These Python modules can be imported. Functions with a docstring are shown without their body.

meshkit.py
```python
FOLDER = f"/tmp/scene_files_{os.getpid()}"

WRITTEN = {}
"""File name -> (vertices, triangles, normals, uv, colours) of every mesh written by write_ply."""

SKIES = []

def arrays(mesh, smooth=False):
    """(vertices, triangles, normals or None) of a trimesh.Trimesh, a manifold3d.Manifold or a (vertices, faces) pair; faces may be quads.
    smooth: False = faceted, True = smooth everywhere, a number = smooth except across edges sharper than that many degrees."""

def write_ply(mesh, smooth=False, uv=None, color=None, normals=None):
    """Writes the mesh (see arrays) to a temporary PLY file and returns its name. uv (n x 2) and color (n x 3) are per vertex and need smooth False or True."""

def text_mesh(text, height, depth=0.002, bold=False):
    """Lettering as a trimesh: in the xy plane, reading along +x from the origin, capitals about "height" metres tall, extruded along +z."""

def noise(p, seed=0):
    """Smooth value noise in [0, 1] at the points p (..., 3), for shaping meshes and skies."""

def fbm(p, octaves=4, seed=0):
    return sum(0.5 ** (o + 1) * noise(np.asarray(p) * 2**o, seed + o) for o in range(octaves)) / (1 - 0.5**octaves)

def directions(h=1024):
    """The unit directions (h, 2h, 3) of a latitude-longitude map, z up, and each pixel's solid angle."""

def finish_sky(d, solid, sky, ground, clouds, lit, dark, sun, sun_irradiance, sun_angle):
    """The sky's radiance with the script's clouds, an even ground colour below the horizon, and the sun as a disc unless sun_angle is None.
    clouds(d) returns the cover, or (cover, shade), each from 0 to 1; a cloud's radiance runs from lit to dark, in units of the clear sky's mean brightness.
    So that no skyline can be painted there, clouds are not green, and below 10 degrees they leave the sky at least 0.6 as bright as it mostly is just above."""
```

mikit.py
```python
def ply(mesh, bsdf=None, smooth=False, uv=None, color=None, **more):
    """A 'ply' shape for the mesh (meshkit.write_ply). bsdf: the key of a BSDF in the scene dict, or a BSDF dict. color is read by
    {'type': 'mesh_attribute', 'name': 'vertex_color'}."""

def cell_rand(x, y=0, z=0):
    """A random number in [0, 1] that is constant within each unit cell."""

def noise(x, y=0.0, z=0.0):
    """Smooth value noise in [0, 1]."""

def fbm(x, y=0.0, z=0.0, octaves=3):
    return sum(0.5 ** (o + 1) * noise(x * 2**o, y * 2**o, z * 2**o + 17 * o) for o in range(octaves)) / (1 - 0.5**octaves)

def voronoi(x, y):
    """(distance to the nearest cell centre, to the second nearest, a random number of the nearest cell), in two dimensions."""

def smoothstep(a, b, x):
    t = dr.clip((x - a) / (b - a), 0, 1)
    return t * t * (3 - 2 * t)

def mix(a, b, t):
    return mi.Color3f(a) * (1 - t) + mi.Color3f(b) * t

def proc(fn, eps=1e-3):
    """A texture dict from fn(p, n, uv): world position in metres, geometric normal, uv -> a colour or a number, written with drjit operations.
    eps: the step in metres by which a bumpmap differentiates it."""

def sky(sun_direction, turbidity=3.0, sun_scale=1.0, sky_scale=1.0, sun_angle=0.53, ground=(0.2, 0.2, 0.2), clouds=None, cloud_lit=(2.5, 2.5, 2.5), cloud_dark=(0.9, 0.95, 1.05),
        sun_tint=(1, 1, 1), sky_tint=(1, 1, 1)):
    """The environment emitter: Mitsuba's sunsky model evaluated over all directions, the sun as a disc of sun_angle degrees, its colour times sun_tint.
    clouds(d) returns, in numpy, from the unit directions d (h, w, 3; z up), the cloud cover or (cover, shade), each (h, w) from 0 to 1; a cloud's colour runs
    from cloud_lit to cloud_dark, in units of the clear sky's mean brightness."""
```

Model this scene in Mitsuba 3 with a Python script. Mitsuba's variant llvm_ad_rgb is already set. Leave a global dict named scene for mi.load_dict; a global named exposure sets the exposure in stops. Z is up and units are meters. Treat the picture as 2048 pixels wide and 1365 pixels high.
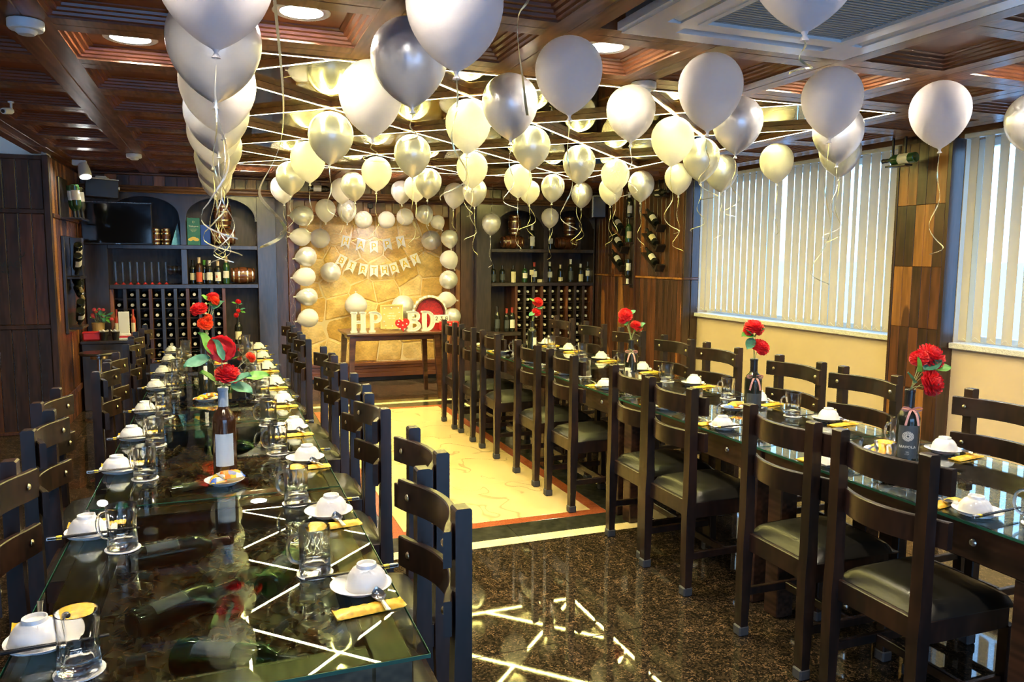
import math, random
import numpy as np, trimesh, mitsuba as mi, mikit, meshkit, drjit as dr
from mikit import noise, fbm, voronoi, cell_rand, smoothstep, mix
import shapely, shapely.geometry as sg
from shapely import affinity
from scipy.spatial import Voronoi

T = mi.ScalarTransform4f
scene, labels = {}, {}
PI = math.pi

# ------------------------------------------------------------------ camera, light, exposure
R_CAM = np.array([[0.93463525, -0.35554312, 0.00678569], [-0.03166577, -0.10221734, -0.99425796], [0.35419519, 0.92905366, -0.10679448]])
EYE = [0.0, 0.0, 1.6]
_f = R_CAM[2]; _u = -R_CAM[1]
scene['camera'] = {'type': 'perspective', 'fov': math.degrees(2 * math.atan(1024 / 1542.0)), 'fov_axis': 'x', 'near_clip': 0.05, 'far_clip': 200.0,
                   'to_world': T().look_at(origin=EYE, target=[EYE[k] + float(_f[k]) for k in range(3)], up=[float(x) for x in _u])}
SKY = 1.0
scene['sky'] = mikit.sky((0.3, -0.5, 0.8), turbidity=4.0, sun_scale=0.0, sky_scale=1.0, ground=(0.6, 0.75, 0.9),
                         clouds=lambda d: np.full(d.shape[:2], 0.85), cloud_lit=(4.2, 8.0, 13.5), cloud_dark=(4.2, 8.0, 13.5))
LED_RADIANCE = (52.0, 45.0, 13.0)
LAMP_RADIANCE = (130.0, 110.0, 82.0)
exposure = 1.5

# ------------------------------------------------------------------ helpers
ORD = 'first second third fourth fifth sixth seventh eighth ninth tenth eleventh twelfth'.split()
COUNT = {}


def numbered(k):
    n = COUNT.get(k, 0)
    COUNT[k] = n + 1
    return k if n == 0 else f'{k}_{n:03d}'


def thing(name, label, cat, group=None):
    k = numbered(name)
    labels[k] = {'label': label, 'category': cat}
    if group:
        labels[k]['group'] = group
    return k


def put(shape, to_world=None, **kw):
    d = dict(shape)
    if to_world is not None:
        d['to_world'] = to_world
    d.update(kw)
    return d


def part(parent, name, shape, to_world=None, label=None, kind=None, **kw):
    k = numbered(f'{parent}__{name}')
    scene[k] = put(shape, to_world, **kw)
    if label or kind:
        labels[k] = {}
        if label:
            labels[k]['label'] = label
        if kind:
            labels[k]['kind'] = kind
    return k


def solo(name, shape, label, cat, group=None, to_world=None, kind=None, **kw):
    k = thing(name, label, cat, group)
    if kind:
        labels[k]['kind'] = kind
    scene[k] = put(shape, to_world, **kw)
    return k


def struct(name, shape=None, to_world=None, label=None):
    k = numbered(name)
    labels[k] = {'kind': 'structure'}
    if label:
        labels[k]['label'] = label
    if shape is not None:
        scene[k] = put(shape, to_world)
    return k


_cache = {}


def cached(key, fn, bsdf, smooth=False):
    k = (key, bsdf, smooth)
    if k not in _cache:
        _cache[k] = mikit.ply(fn(), bsdf, smooth)
    return _cache[k]


def cbox_mesh(sx, sy, sz, b=0.003):
    b = min(b, sx * .45, sy * .45, sz * .45)
    h = np.array([sx, sy, sz]) / 2
    pts = []
    for s in np.ndindex(2, 2, 2):
        sg_ = np.array(s) * 2 - 1
        for a in range(3):
            p = h - b
            p = p.copy(); p[a] = h[a]
            pts.append(sg_ * p)
    return trimesh.convex.convex_hull(np.array(pts))


def box(sx, sy, sz, bsdf, b=0.003):
    sx, sy, sz = round(sx, 5), round(sy, 5), round(sz, 5)
    return cached(('cbox', sx, sy, sz, b), lambda: cbox_mesh(sx, sy, sz, b), bsdf)


def boxat(x0, x1, y0, y1, z0, z1, bsdf, b=0.003):
    m = cbox_mesh(x1 - x0, y1 - y0, z1 - z0, b)
    m.apply_translation([(x0 + x1) / 2, (y0 + y1) / 2, (z0 + z1) / 2])
    return mikit.ply(m, bsdf)


def boxm(x0, x1, y0, y1, z0, z1, b=0.003):
    m = cbox_mesh(x1 - x0, y1 - y0, z1 - z0, b)
    m.apply_translation([(x0 + x1) / 2, (y0 + y1) / 2, (z0 + z1) / 2])
    return m


def cat(ms):
    return trimesh.util.concatenate(ms)


def lathe(profile, n=32, sy=1.0):
    """profile: (r, z) pairs; r=0 ends closed; around z."""
    pr = np.array(profile, float)
    a = np.arange(n) * 2 * PI / n
    v, rows = [], []
    for r, z in pr:
        if r < 1e-9:
            rows.append([len(v)]); v.append([0, 0, z])
        else:
            rows.append(list(range(len(v), len(v) + n)))
            v += [[r * math.cos(t), r * math.sin(t) * sy, z] for t in a]
    f = []
    for A, B in zip(rows[:-1], rows[1:]):
        for i in range(n):
            j = (i + 1) % n
            if len(A) == 1 and len(B) == 1:
                continue
            if len(A) == 1:
                f.append([A[0], B[j], B[i]])
            elif len(B) == 1:
                f.append([A[i], A[j], B[0]])
            else:
                f.append([A[i], A[j], B[j]]); f.append([A[i], B[j], B[i]])
    m = trimesh.Trimesh(np.array(v), np.array(f), process=False)
    if m.volume < 0:
        m.invert()
    return m


def tube(pts, radii, sides=8, caps=True):
    p = np.asarray(pts, float)
    n = len(p)
    rad = np.broadcast_to(radii, (n,)).astype(float)
    t = np.gradient(p, axis=0)
    t /= np.linalg.norm(t, axis=1, keepdims=True) + 1e-12
    a = np.cross(t[0], [0, 0, 1.0] if abs(t[0][2]) < .9 else [1.0, 0, 0])
    v = []
    for i in range(n):
        a = a - t[i] * (a @ t[i]); a /= np.linalg.norm(a) + 1e-12
        b = np.cross(t[i], a)
        for k in range(sides):
            w = 2 * PI * k / sides
            v.append(p[i] + rad[i] * (math.cos(w) * a + math.sin(w) * b))
    f = []
    for i in range(n - 1):
        for k in range(sides):
            j = (k + 1) % sides
            A, B, C, D = i * sides + k, i * sides + j, (i + 1) * sides + j, (i + 1) * sides + k
            f += [[A, B, C], [A, C, D]]
    if caps:
        v += [p[0], p[-1]]
        for k in range(sides):
            j = (k + 1) % sides
            f += [[n * sides, j, k], [n * sides + 1, (n - 1) * sides + k, (n - 1) * sides + j]]
    return trimesh.Trimesh(np.array(v), np.array(f), process=False)


def bez(*pts, n=12):
    p = np.array(pts, float)
    s = np.linspace(0, 1, n)[:, None]
    d = len(p) - 1
    return sum(math.comb(d, k) * s ** k * (1 - s) ** (d - k) * p[k] for k in range(d + 1))


def strip(pts, dirs, w, th=0.0006):
    """a flat ribbon along pts, its width along dirs, with a little thickness"""
    p = np.asarray(pts, float); n = len(p)
    t = np.gradient(p, axis=0); t /= np.linalg.norm(t, axis=1, keepdims=True) + 1e-12
    d = np.asarray(dirs, float) - t * (np.asarray(dirs) * t).sum(1, keepdims=True)
    d /= np.linalg.norm(d, axis=1, keepdims=True) + 1e-12
    q = np.cross(t, d)
    w = np.broadcast_to(w, (n,))[:, None] / 2
    c = [p - d * w - q * th / 2, p + d * w - q * th / 2, p + d * w + q * th / 2, p - d * w + q * th / 2]
    v = np.stack(c, 1).reshape(-1, 3)
    f = []
    for i in range(n - 1):
        for k in range(4):
            A, B, C, D = i * 4 + k, i * 4 + (k + 1) % 4, (i + 1) * 4 + (k + 1) % 4, (i + 1) * 4 + k
            f += [[A, B, C], [A, C, D]]
    e = (n - 1) * 4
    f += [[0, 2, 1], [0, 3, 2], [e, e + 1, e + 2], [e, e + 2, e + 3]]
    return trimesh.Trimesh(v, np.array(f), process=False)


def extrude(poly, h):
    poly = sg.Polygon(poly) if not hasattr(poly, 'area') else poly
    ps = getattr(poly, 'geoms', [poly])
    return cat([trimesh.creation.extrude_polygon(p, h, engine='earcut') for p in ps])


def xz(m):
    """a mesh drawn in xy, raised in z -> drawn in xz, raised towards -y"""
    m = m.copy()
    v = m.vertices
    m.vertices = np.stack([v[:, 0], -v[:, 2], v[:, 1]], 1)
    return m


def mv(m, x=0, y=0, z=0, rz=0, rx=0, ry=0, s=1):
    m = m.copy()
    M = np.eye(4)
    for a, ax in ((rx, [1, 0, 0]), (ry, [0, 1, 0]), (rz, [0, 0, 1])):
        if a:
            M = trimesh.transformations.rotation_matrix(math.radians(a), ax) @ M
    M[:3, :3] *= s
    M[:3, 3] += [x, y, z]
    m.apply_transform(M)
    return m


def at(x, y, z=0.0, rz=0.0):
    return T().translate([x, y, z]).rotate([0, 0, 1], rz)


# ------------------------------------------------------------------ materials
def rgb(c):
    return {'type': 'rgb', 'value': list(c)} if not isinstance(c, dict) else c


def princ(name, c, rough=.5, metal=0., spec=.5, cc=0., ccg=.9, sheen=0., two=True, bump=None):
    d = {'type': 'principled', 'base_color': rgb(c), 'roughness': rough, 'metallic': metal, 'specular': spec, 'clearcoat': cc, 'clearcoat_gloss': ccg, 'sheen': sheen}
    if bump:
        d = {'type': 'bumpmap', 'arbitrary': bump[0], 'scale': bump[1], 'bsdf': d}
    scene[name] = {'type': 'twosided', 'bsdf': d} if two else d
    return name


def wood_fn(c0, c1, fx, fy, fz, seed=0.0, streak=None, amt=.0):
    def fn(p, n, uv):
        x, y, z = p.x * fx + seed, p.y * fy + seed, p.z * fz
        g = fbm(x, y, z, 3)
        h = noise(x * 5, y * 5, z * 5)
        c = mix(c0, c1, smoothstep(.3, .75, g * .75 + h * .25))
        if streak is not None:
            s = fbm(p.x * 5 + seed, p.y * 5 + 3, p.z * .9 + seed, 2)
            c = c * (1 - smoothstep(1 - amt - .01, 1 - amt + .01, s)) + mi.Color3f(streak) * (.8 + .4 * h) * smoothstep(1 - amt - .01, 1 - amt + .01, s)
        return c
    return mikit.proc(fn)


princ('m_chair', wood_fn((.006, .0035, .003), (.024, .0095, .0055), 14, 14, 3), .34, spec=.5, cc=.4, ccg=.8)
princ('m_tableframe', wood_fn((.045, .030, .014), (.11, .075, .036), 16, 3, 16), .3, cc=.35, ccg=.8)
princ('m_tablewood', wood_fn((.014, .008, .0055), (.05, .021, .012), 16, 3, 16), .3, cc=.35, ccg=.8)
princ('m_beam_y', wood_fn((.10, .042, .018), (.18, .076, .034), 18, 2, 18), .3, cc=.4, ccg=.85)
princ('m_coffer', wood_fn((.115, .036, .014), (.16, .052, .020), 3, 3, 8), .26, cc=.4, ccg=.85)
princ('m_plank_dark', wood_fn((.022, .011, .007), (.06, .024, .013), 16, 16, 1.6, 1.7), .28, cc=.4, ccg=.85)
princ('m_plank_mid', wood_fn((.05, .017, .008), (.12, .04, .017), 18, 18, 1.5, 5.1, (.28, .10, .03), .30), .28, cc=.4, ccg=.85)
princ('m_plank_tan', wood_fn((.16, .06, .018), (.34, .14, .04), 16, 16, 1.4, 9.4, (.07, .024, .01), .42), .3, cc=.35, ccg=.85)
princ('m_cab', wood_fn((.015, .012, .012), (.034, .021, .017), 14, 14, 2.0, 3.3), .2, cc=.8, ccg=.85)
princ('m_cab_in', wood_fn((.02, .013, .010), (.05, .026, .017), 14, 14, 2.0, 6.3), .45)
princ('m_cornice', wood_fn((.06, .028, .012), (.15, .07, .03), 3, 16, 16), .3, cc=.4)


def granite(p, n, uv):
    a = noise(p.x * 120, p.y * 120)
    b = fbm(p.x * 210, p.y * 210 + 7, 1.0, 2)
    g = fbm(p.x * 40, p.y * 40, 3.0, 2)
    c = mix((.009, .0075, .005), (.036, .025, .015), smoothstep(.35, .7, a * .6 + b * .4))
    c = c + mi.Color3f(.10, .060, .034) * smoothstep(.58, .74, b * .65 + g * .35)
    return c


princ('m_granite', mikit.proc(granite), .035, spec=.6)


def marble(p, n, uv):
    w = fbm(p.x * 2.2, p.y * 2.2, .5, 3) * 3
    v = dr.abs(fbm(p.x * 2.6 + w, p.y * 2.0 - w, 2.0, 3) - .5)
    c = mix((.56, .40, .20), (.66, .50, .28), noise(p.x * 3, p.y * 3))
    return c * (1 - .35 * (1 - smoothstep(.0, .02, v)))


princ('m_marble', mikit.proc(marble), .12, spec=.5)
princ('m_cream_tile', mikit.proc(lambda p, n, uv: mix((.72, .56, .32), (.82, .68, .45), fbm(p.x * 14, p.y * 14, 0, 2))), .15)
princ('m_red_tile', mikit.proc(lambda p, n, uv: mix((.22, .05, .02), (.34, .09, .035), noise(p.x * 160, p.y * 160))), .15)
princ('m_green_tile', mikit.proc(lambda p, n, uv: mix((.012, .013, .01), (.035, .035, .024), fbm(p.x * 30, p.y * 30, 0, 2))), .12)
princ('m_grout', (.03, .025, .02), .8)
princ('m_plaster', mikit.proc(lambda p, n, uv: mix((.56, .42, .29), (.61, .47, .33), fbm(p.x * 3, p.y * 3, p.z * 3, 3))), .6)
princ('m_whitewall', (.72, .70, .66), .7)
princ('m_sill', mikit.proc(lambda p, n, uv: mix((.45, .43, .42), (.75, .74, .72), noise(p.x * 160, p.y * 160, p.z * 160))), .2)


def stone_fn(c0, c1, sd):
    def fn(p, n, uv):
        g = fbm(p.x * 7 + sd, p.y * 7, p.z * 7 + sd, 4)
        h = noise(p.x * 60, p.y * 60, p.z * 60)
        return mix(c0, c1, smoothstep(.3, .7, g)) * (.85 + .3 * h)
    return mikit.proc(fn)


_sb = mikit.proc(lambda p, n, uv: fbm(p.x * 22, p.y * 22, p.z * 22, 3))
for k, (a, b) in enumerate((((.58, .37, .12), (.80, .57, .24)), ((.68, .47, .20), (.84, .63, .31)), ((.50, .29, .08), (.72, .48, .16)))):
    princ(f'm_stone{k}', stone_fn(a, b, k * 3.7), .75, spec=.2)
princ('m_mortar', (.78, .62, .36), .9)
princ('m_white', (.82, .82, .83), .22, spec=.5, cc=.3)
princ('m_ceramic', (.74, .74, .75), .15, spec=.5, cc=.4)
princ('m_plastic_white', (.75, .78, .80), .4)
princ('m_plastic_grey', (.30, .33, .34), .5)
princ('m_black', (.008, .008, .009), .3, spec=.5)
princ('m_screen', (.004, .004, .005), .06, spec=.6)
princ('m_rubber', (.035, .037, .042), .6)
princ('m_leather', (.011, .0105, .009), .36, spec=.45)
princ('m_brass', (.80, .68, .42), .22, metal=1)
princ('m_steel', (.75, .76, .78), .18, metal=1)
princ('m_gold_paper', mikit.proc(lambda p, n, uv: mix((.50, .26, .02), (.74, .44, .04), noise(p.x * 130, p.y * 130))), .3, cc=.5)
princ('m_yellow', (.74, .50, .03), .35, cc=.5)
princ('m_packet_blue', (.08, .16, .45), .35, cc=.5)
princ('m_redgloss', (.55, .02, .02), .3, cc=.5)
princ('m_redglitter', mikit.proc(lambda p, n, uv: mix((.10, .004, .008), (.75, .03, .05), cell_rand(p.x * 160, p.y * 160, p.z * 160))), .3, spec=.7)
princ('m_bottle', (.008, .010, .007), .07, spec=.6, cc=.6, ccg=.97)
princ('m_bottle_green', (.012, .05, .012), .07, spec=.6, cc=.6, ccg=.97)
princ('m_bottle_brown', (.035, .012, .004), .07, spec=.6, cc=.6, ccg=.97)
princ('m_label_white', (.80, .77, .70), .55)
princ('m_label_blue', (.45, .55, .66), .5)
princ('m_label_dark', (.05, .06, .07), .5)
princ('m_label_red', (.55, .09, .04), .5)
princ('m_label_cream', (.72, .64, .42), .5)
princ('m_ink', (.02, .02, .02), .6)
princ('m_ink_grey', (.5, .5, .48), .6)
princ('m_capsule_black', (.012, .012, .013), .3, cc=.4)
princ('m_capsule_white', (.78, .76, .72), .35)
princ('m_capsule_gold', (.75, .6, .3), .3, metal=.7)
princ('m_capsule_green', (.10, .36, .05), .4)
princ('m_capsule_red', (.35, .04, .03), .35)
princ('m_cork', (.62, .48, .32), .8)
princ('m_pink_ribbon', (.72, .36, .30), .5, sheen=.3)
princ('m_petal', (.62, .016, .022), .55, sheen=.4)
princ('m_petal_orange', (.75, .06, .015), .55, sheen=.4)
princ('m_leaf', mikit.proc(lambda p, n, uv: mix((.05, .20, .12), (.10, .32, .20), noise(p.x * 80, p.y * 80, p.z * 80))), .5)
princ('m_leaf_light', (.12, .36, .06), .5)
princ('m_stem', (.35, .42, .18), .6)
princ('m_shavings', mikit.proc(lambda p, n, uv: mix((.24, .12, .05), (.62, .40, .20), cell_rand(p.x * 60, p.y * 60, p.z * 60))), .7)
princ('m_barrel', wood_fn((.05, .016, .006), (.15, .045, .015), 20, 20, 3), .2, cc=.6)
princ('m_wicker', mikit.proc(lambda p, n, uv: mix((.28, .15, .05), (.62, .40, .16), .5 + .5 * dr.sin(p.z * 600) * dr.sin((p.x + p.y) * 300))), .6)
princ('m_ribbon_gold', (.80, .74, .46), .25, metal=.75)
princ('m_ribbon_silver', (.80, .79, .74), .25, metal=.7)
princ('m_trophy', mikit.proc(lambda p, n, uv: mix((.05, .35, .55), (.35, .72, .85), fbm(p.x * 30, p.y * 30, p.z * 30, 2))), .15, cc=.6)
princ('m_greenbox', (.02, .13, .09), .4)
princ('m_bluebox', (.01, .05, .30), .35)
princ('m_card', (.62, .47, .22), .6)
princ('m_goldframe', (.72, .56, .24), .35)
princ('m_flagpaper', (.78, .76, .76), .6)
princ('m_goldprint', (.62, .40, .05), .35, metal=.4)
princ('m_hpwood', wood_fn((.035, .012, .006), (.085, .028, .013), 3, 16, 16), .2, cc=.5)
scene['m_glass'] = {'type': 'dielectric', 'int_ior': 1.5}
scene['m_tableglass'] = {'type': 'dielectric', 'int_ior': 1.52, 'specular_transmittance': {'type': 'rgb', 'value': [.86, .93, .87]}}
scene['m_pane'] = {'type': 'thindielectric', 'int_ior': 1.5}
princ('m_glassedge', (.015, .09, .055), .15, cc=.5)
scene['m_mirror'] = {'type': 'twosided', 'bsdf': {'type': 'conductor', 'material': 'none', 'specular_reflectance': {'type': 'rgb', 'value': [.62, .60, .52]}}}


def thin(name, c, dt, rough=.4, spec=None):
    scene[name] = {'type': 'principledthin', 'base_color': rgb(c), 'roughness': rough, 'diff_trans': dt, 'eta': 1.5, 'spec_trans': 0.0}


thin('m_blind', (.57, .48, .36), .34, .6)
thin('m_balloon', (.86, .84, .86), .75, .35)
princ('m_pearl', (.74, .74, .77), .30, metal=.42, spec=.6, cc=.5, ccg=.9)
for nm, rad in (('led', LED_RADIANCE), ('lamp', LAMP_RADIANCE)):
    pass
EMIT_LED = {'type': 'area', 'radiance': {'type': 'rgb', 'value': list(LED_RADIANCE)}}
EMIT_LAMP = {'type': 'area', 'radiance': {'type': 'rgb', 'value': list(LAMP_RADIANCE)}}
princ('m_emitbody', (.5, .5, .5), .6)

# ------------------------------------------------------------------ dimensions (metres)
CZ = 2.50                      # underside of the ceiling beams
GX, GY, GS = 0.007, 3.567, 0.667
XL, XR, XP = -1.35, 5.0, 4.8   # wall by the television, window wall, panelled part of the window wall
YB = 9.45                      # cabinet fronts


def gx(i):
    return GX + GS * i


def gy(j):
    return GY + GS * j


# ------------------------------------------------------------------ floor
struct('floor', boxat(-4.2, 5.3, -3.2, 10.2, -.12, -.012, 'm_grout', .001))


def slab(name, x0, x1, y0, y1, m, top=0.0, gap=.0012):
    part('floor', name, boxat(x0 + gap, x1 - gap, y0 + gap, y1 - gap, -.013, top, m, .0012))


def tiles(name, xs, ys, m):
    for a, b in zip(xs[:-1], xs[1:]):
        for c, d in zip(ys[:-1], ys[1:]):
            slab(name, a, b, c, d, m)


MX0, MX1, MY0, MY1 = 0.97, 2.19, 4.31, 7.98      # cream marble field
RW, GW, CW = .085, .21, .10                      # red, dark and cream bands
B0, B1, B2 = RW, RW + GW, RW + GW + CW
tiles('marble_slab', [MX0, MX1], np.linspace(MY0, MY1, 6), 'm_marble')


def ring(name, o0, o1, m, n):
    x0, x1, y0, y1 = MX0, MX1, MY0, MY1
    nx = max(1, int(round((x1 - x0 + 2 * o1) / n))); ny = max(1, int(round((y1 - y0 + 2 * o0) / n)))
    xs = np.linspace(x0 - o1, x1 + o1, nx + 1); ys = np.linspace(y0 - o0, y1 + o0, ny + 1)
    for a, b in zip(xs[:-1], xs[1:]):
        slab(name, a, b, y0 - o1, y0 - o0, m); slab(name, a, b, y1 + o0, y1 + o1, m)
    for a, b in zip(ys[:-1], ys[1:]):
        slab(name, x0 - o1, x0 - o0, a, b, m); slab(name, x1 + o0, x1 + o1, a, b, m)


ring('red_granite_strip', 0, B0, 'm_red_tile', 1.2)
ring('dark_granite_strip', B0, B1, 'm_green_tile', .8)
ring('cream_tile', B1, B2, 'm_cream_tile', .31)
fx0, fx1, fy0, fy1 = MX0 - B2, MX1 + B2, MY0 - B2, MY1 + B2
tiles('granite_slab', [-4.2, -3.2, -2.2, -1.2, -.2, fx0], [-3.2, -2.2, -1.2, -.2, .8, 1.8, 2.8, fy0, 4.9, 5.9, 6.9, 7.6, fy1, 9.3, 10.2], 'm_granite')
tiles('granite_slab', [fx0, (fx0 + fx1) / 2, fx1], [-3.2, -2.2, -1.2, -.2, .8, 1.8, 2.8, fy0], 'm_granite')
tiles('granite_slab', [fx0, (fx0 + fx1) / 2, fx1], [fy1, 9.3, 10.2], 'm_granite')
tiles('granite_slab', [fx1, 3.5, 4.4, 5.3], [-3.2, -2.2, -1.2, -.2, .8, 1.8, 2.8, fy0, 4.9, 5.9, 6.9, 7.6, fy1, 9.3, 10.2], 'm_granite')

# ------------------------------------------------------------------ ceiling
struct('ceiling', boxat(-1.46, 5.3, -3.2, 10.2, 2.62, 2.72, 'm_whitewall', .001))
LX0, LX1, LY0, LY1 = gx(0) + .093, gx(6) - .093, 3.69, 8.14      # the mirror field with the light lattice
ACX0, ACX1, ACY0, ACY1 = 1.46, 2.62, 1.62, 2.79
HB = .09
I0, I1, J0, J1 = -2, 7, -9, 9


def in_led(x, y):
    return LX0 - .01 < x < LX1 + .01 and LY0 - .01 < y < LY1 + .01


def in_ac(x, y):
    return ACX0 < x < ACX1 and ACY0 < y < ACY1


def coffer_mesh():
    pr = [(.2435, 0), (.2435, .008), (.229, .011), (.226, .021), (.211, .024), (.208, .034), (.192, .037), (.189, .047), (.171, .051), (.168, .058)]
    v, f = [], []
    sx = [(-1, -1), (1, -1), (1, 1), (-1, 1)]
    for a, b in zip(pr[:-1], pr[1:]):
        for k in range(4):
            p, q = sx[k], sx[(k + 1) % 4]
            o = len(v)
            v += [[p[0] * a[0], p[1] * a[0], a[1]], [q[0] * a[0], q[1] * a[0], a[1]], [q[0] * b[0], q[1] * b[0], b[1]], [p[0] * b[0], p[1] * b[0], b[1]]]
            f += [[o, o + 2, o + 1], [o, o + 3, o + 2]]
    return trimesh.Trimesh(np.array(v), np.array(f), process=False)


COFFER = mikit.ply(coffer_mesh(), 'm_coffer')
CPANEL = box(.345, .345, .02, 'm_coffer', .001)


def beam_mesh(L):
    """board along y, two halves with a groove between, underside at z=0"""
    pr = [(-HB, .0), (-.004, 0), (0, .004), (.004, 0), (HB, 0), (HB, .12), (-HB, .12)]
    m = extrude(pr, L)
    v = m.vertices
    m.vertices = np.stack([v[:, 0], v[:, 2] - L / 2, v[:, 1]], 1)
    m.fix_normals()
    return m


for i in range(I0, I1 + 1):
    for j in range(J0, J1):
        cx, cy = gx(i) + GS / 2, gy(j) + GS / 2
        if cx < -1.3 or cx > 5.0 or cy > 9.6 or in_led(cx, cy) or in_ac(cx, cy):
            continue
        k = part('ceiling', 'coffer', COFFER, at(cx, cy, CZ))
        part(k, 'panel', CPANEL, at(cx, cy, CZ + .066))
yend = 9.6
for i in range(I0, I1 + 1):                       # boards along the room
    x = gx(i)
    if x > 5.05:
        continue
    spans = [(-3.2, yend)]
    if 0 < i < 6:
        spans = [(-3.2, LY0 - .03), (LY1 + .03, yend)]
        if i == 3:
            spans = [(-3.2, ACY0 - .02), (ACY1 + .02, LY0 - .03), (LY1 + .03, yend)]
    for a, b in spans:
        L = round(b - a, 4)
        part('ceiling', 'beam', cached(('beam', L), lambda: beam_mesh(L), 'm_beam_y'), at(x, (a + b) / 2, CZ))
cross = cached(('beam', 'x'), lambda: beam_mesh(GS - 2 * HB - .001), 'm_beam_y')
for j in range(J0, J1 + 1):
    y = gy(j)
    for i in range(I0, I1 + 1):
        x = gx(i) + GS / 2
        if y > 9.5 or x > 5 or x < -1.3 or (in_led(x, y) and LY0 < y < LY1 and j not in (0, 7)) or in_ac(x, y):
            continue
        part('ceiling', 'beam', cross, at(x, y, CZ, 90))
part('ceiling', 'edge_board', boxat(-1.48, -1.40, -3.2, 7.86, 2.475, 2.64, 'm_beam_y', .004))
part('ceiling', 'edge_board', boxat(-1.39, -1.30, 7.5, 9.6, 2.49, 2.62, 'm_beam_y', .004))
struct('ceiling_side', boxat(-4.2, -1.47, -3.2, 8.2, 2.80, 2.9, 'm_whitewall', .001))

# mirrors of the light field: one per diamond of the lattice
field = sg.box(LX0, LY0, LX1, LY1)
for i in range(-1, 8):
    for j in range(-1, 9):
        if (i + j) % 2 == 0:
            x, y = gx(i), gy(j)
            d = sg.Polygon([(x - GS, y), (x, y - GS), (x + GS, y), (x, y + GS)]).intersection(field).buffer(-.002)
            if d.area > .01:
                m = extrude(d, .012); m.apply_translation([0, 0, CZ + .036])
                part('ceiling', 'mirror_pane', mikit.ply(m, 'm_mirror'))
lat = thing('light_lattice', 'lattice of wooden bars with glowing LED strips under the mirrored ceiling', 'ceiling light')


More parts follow.
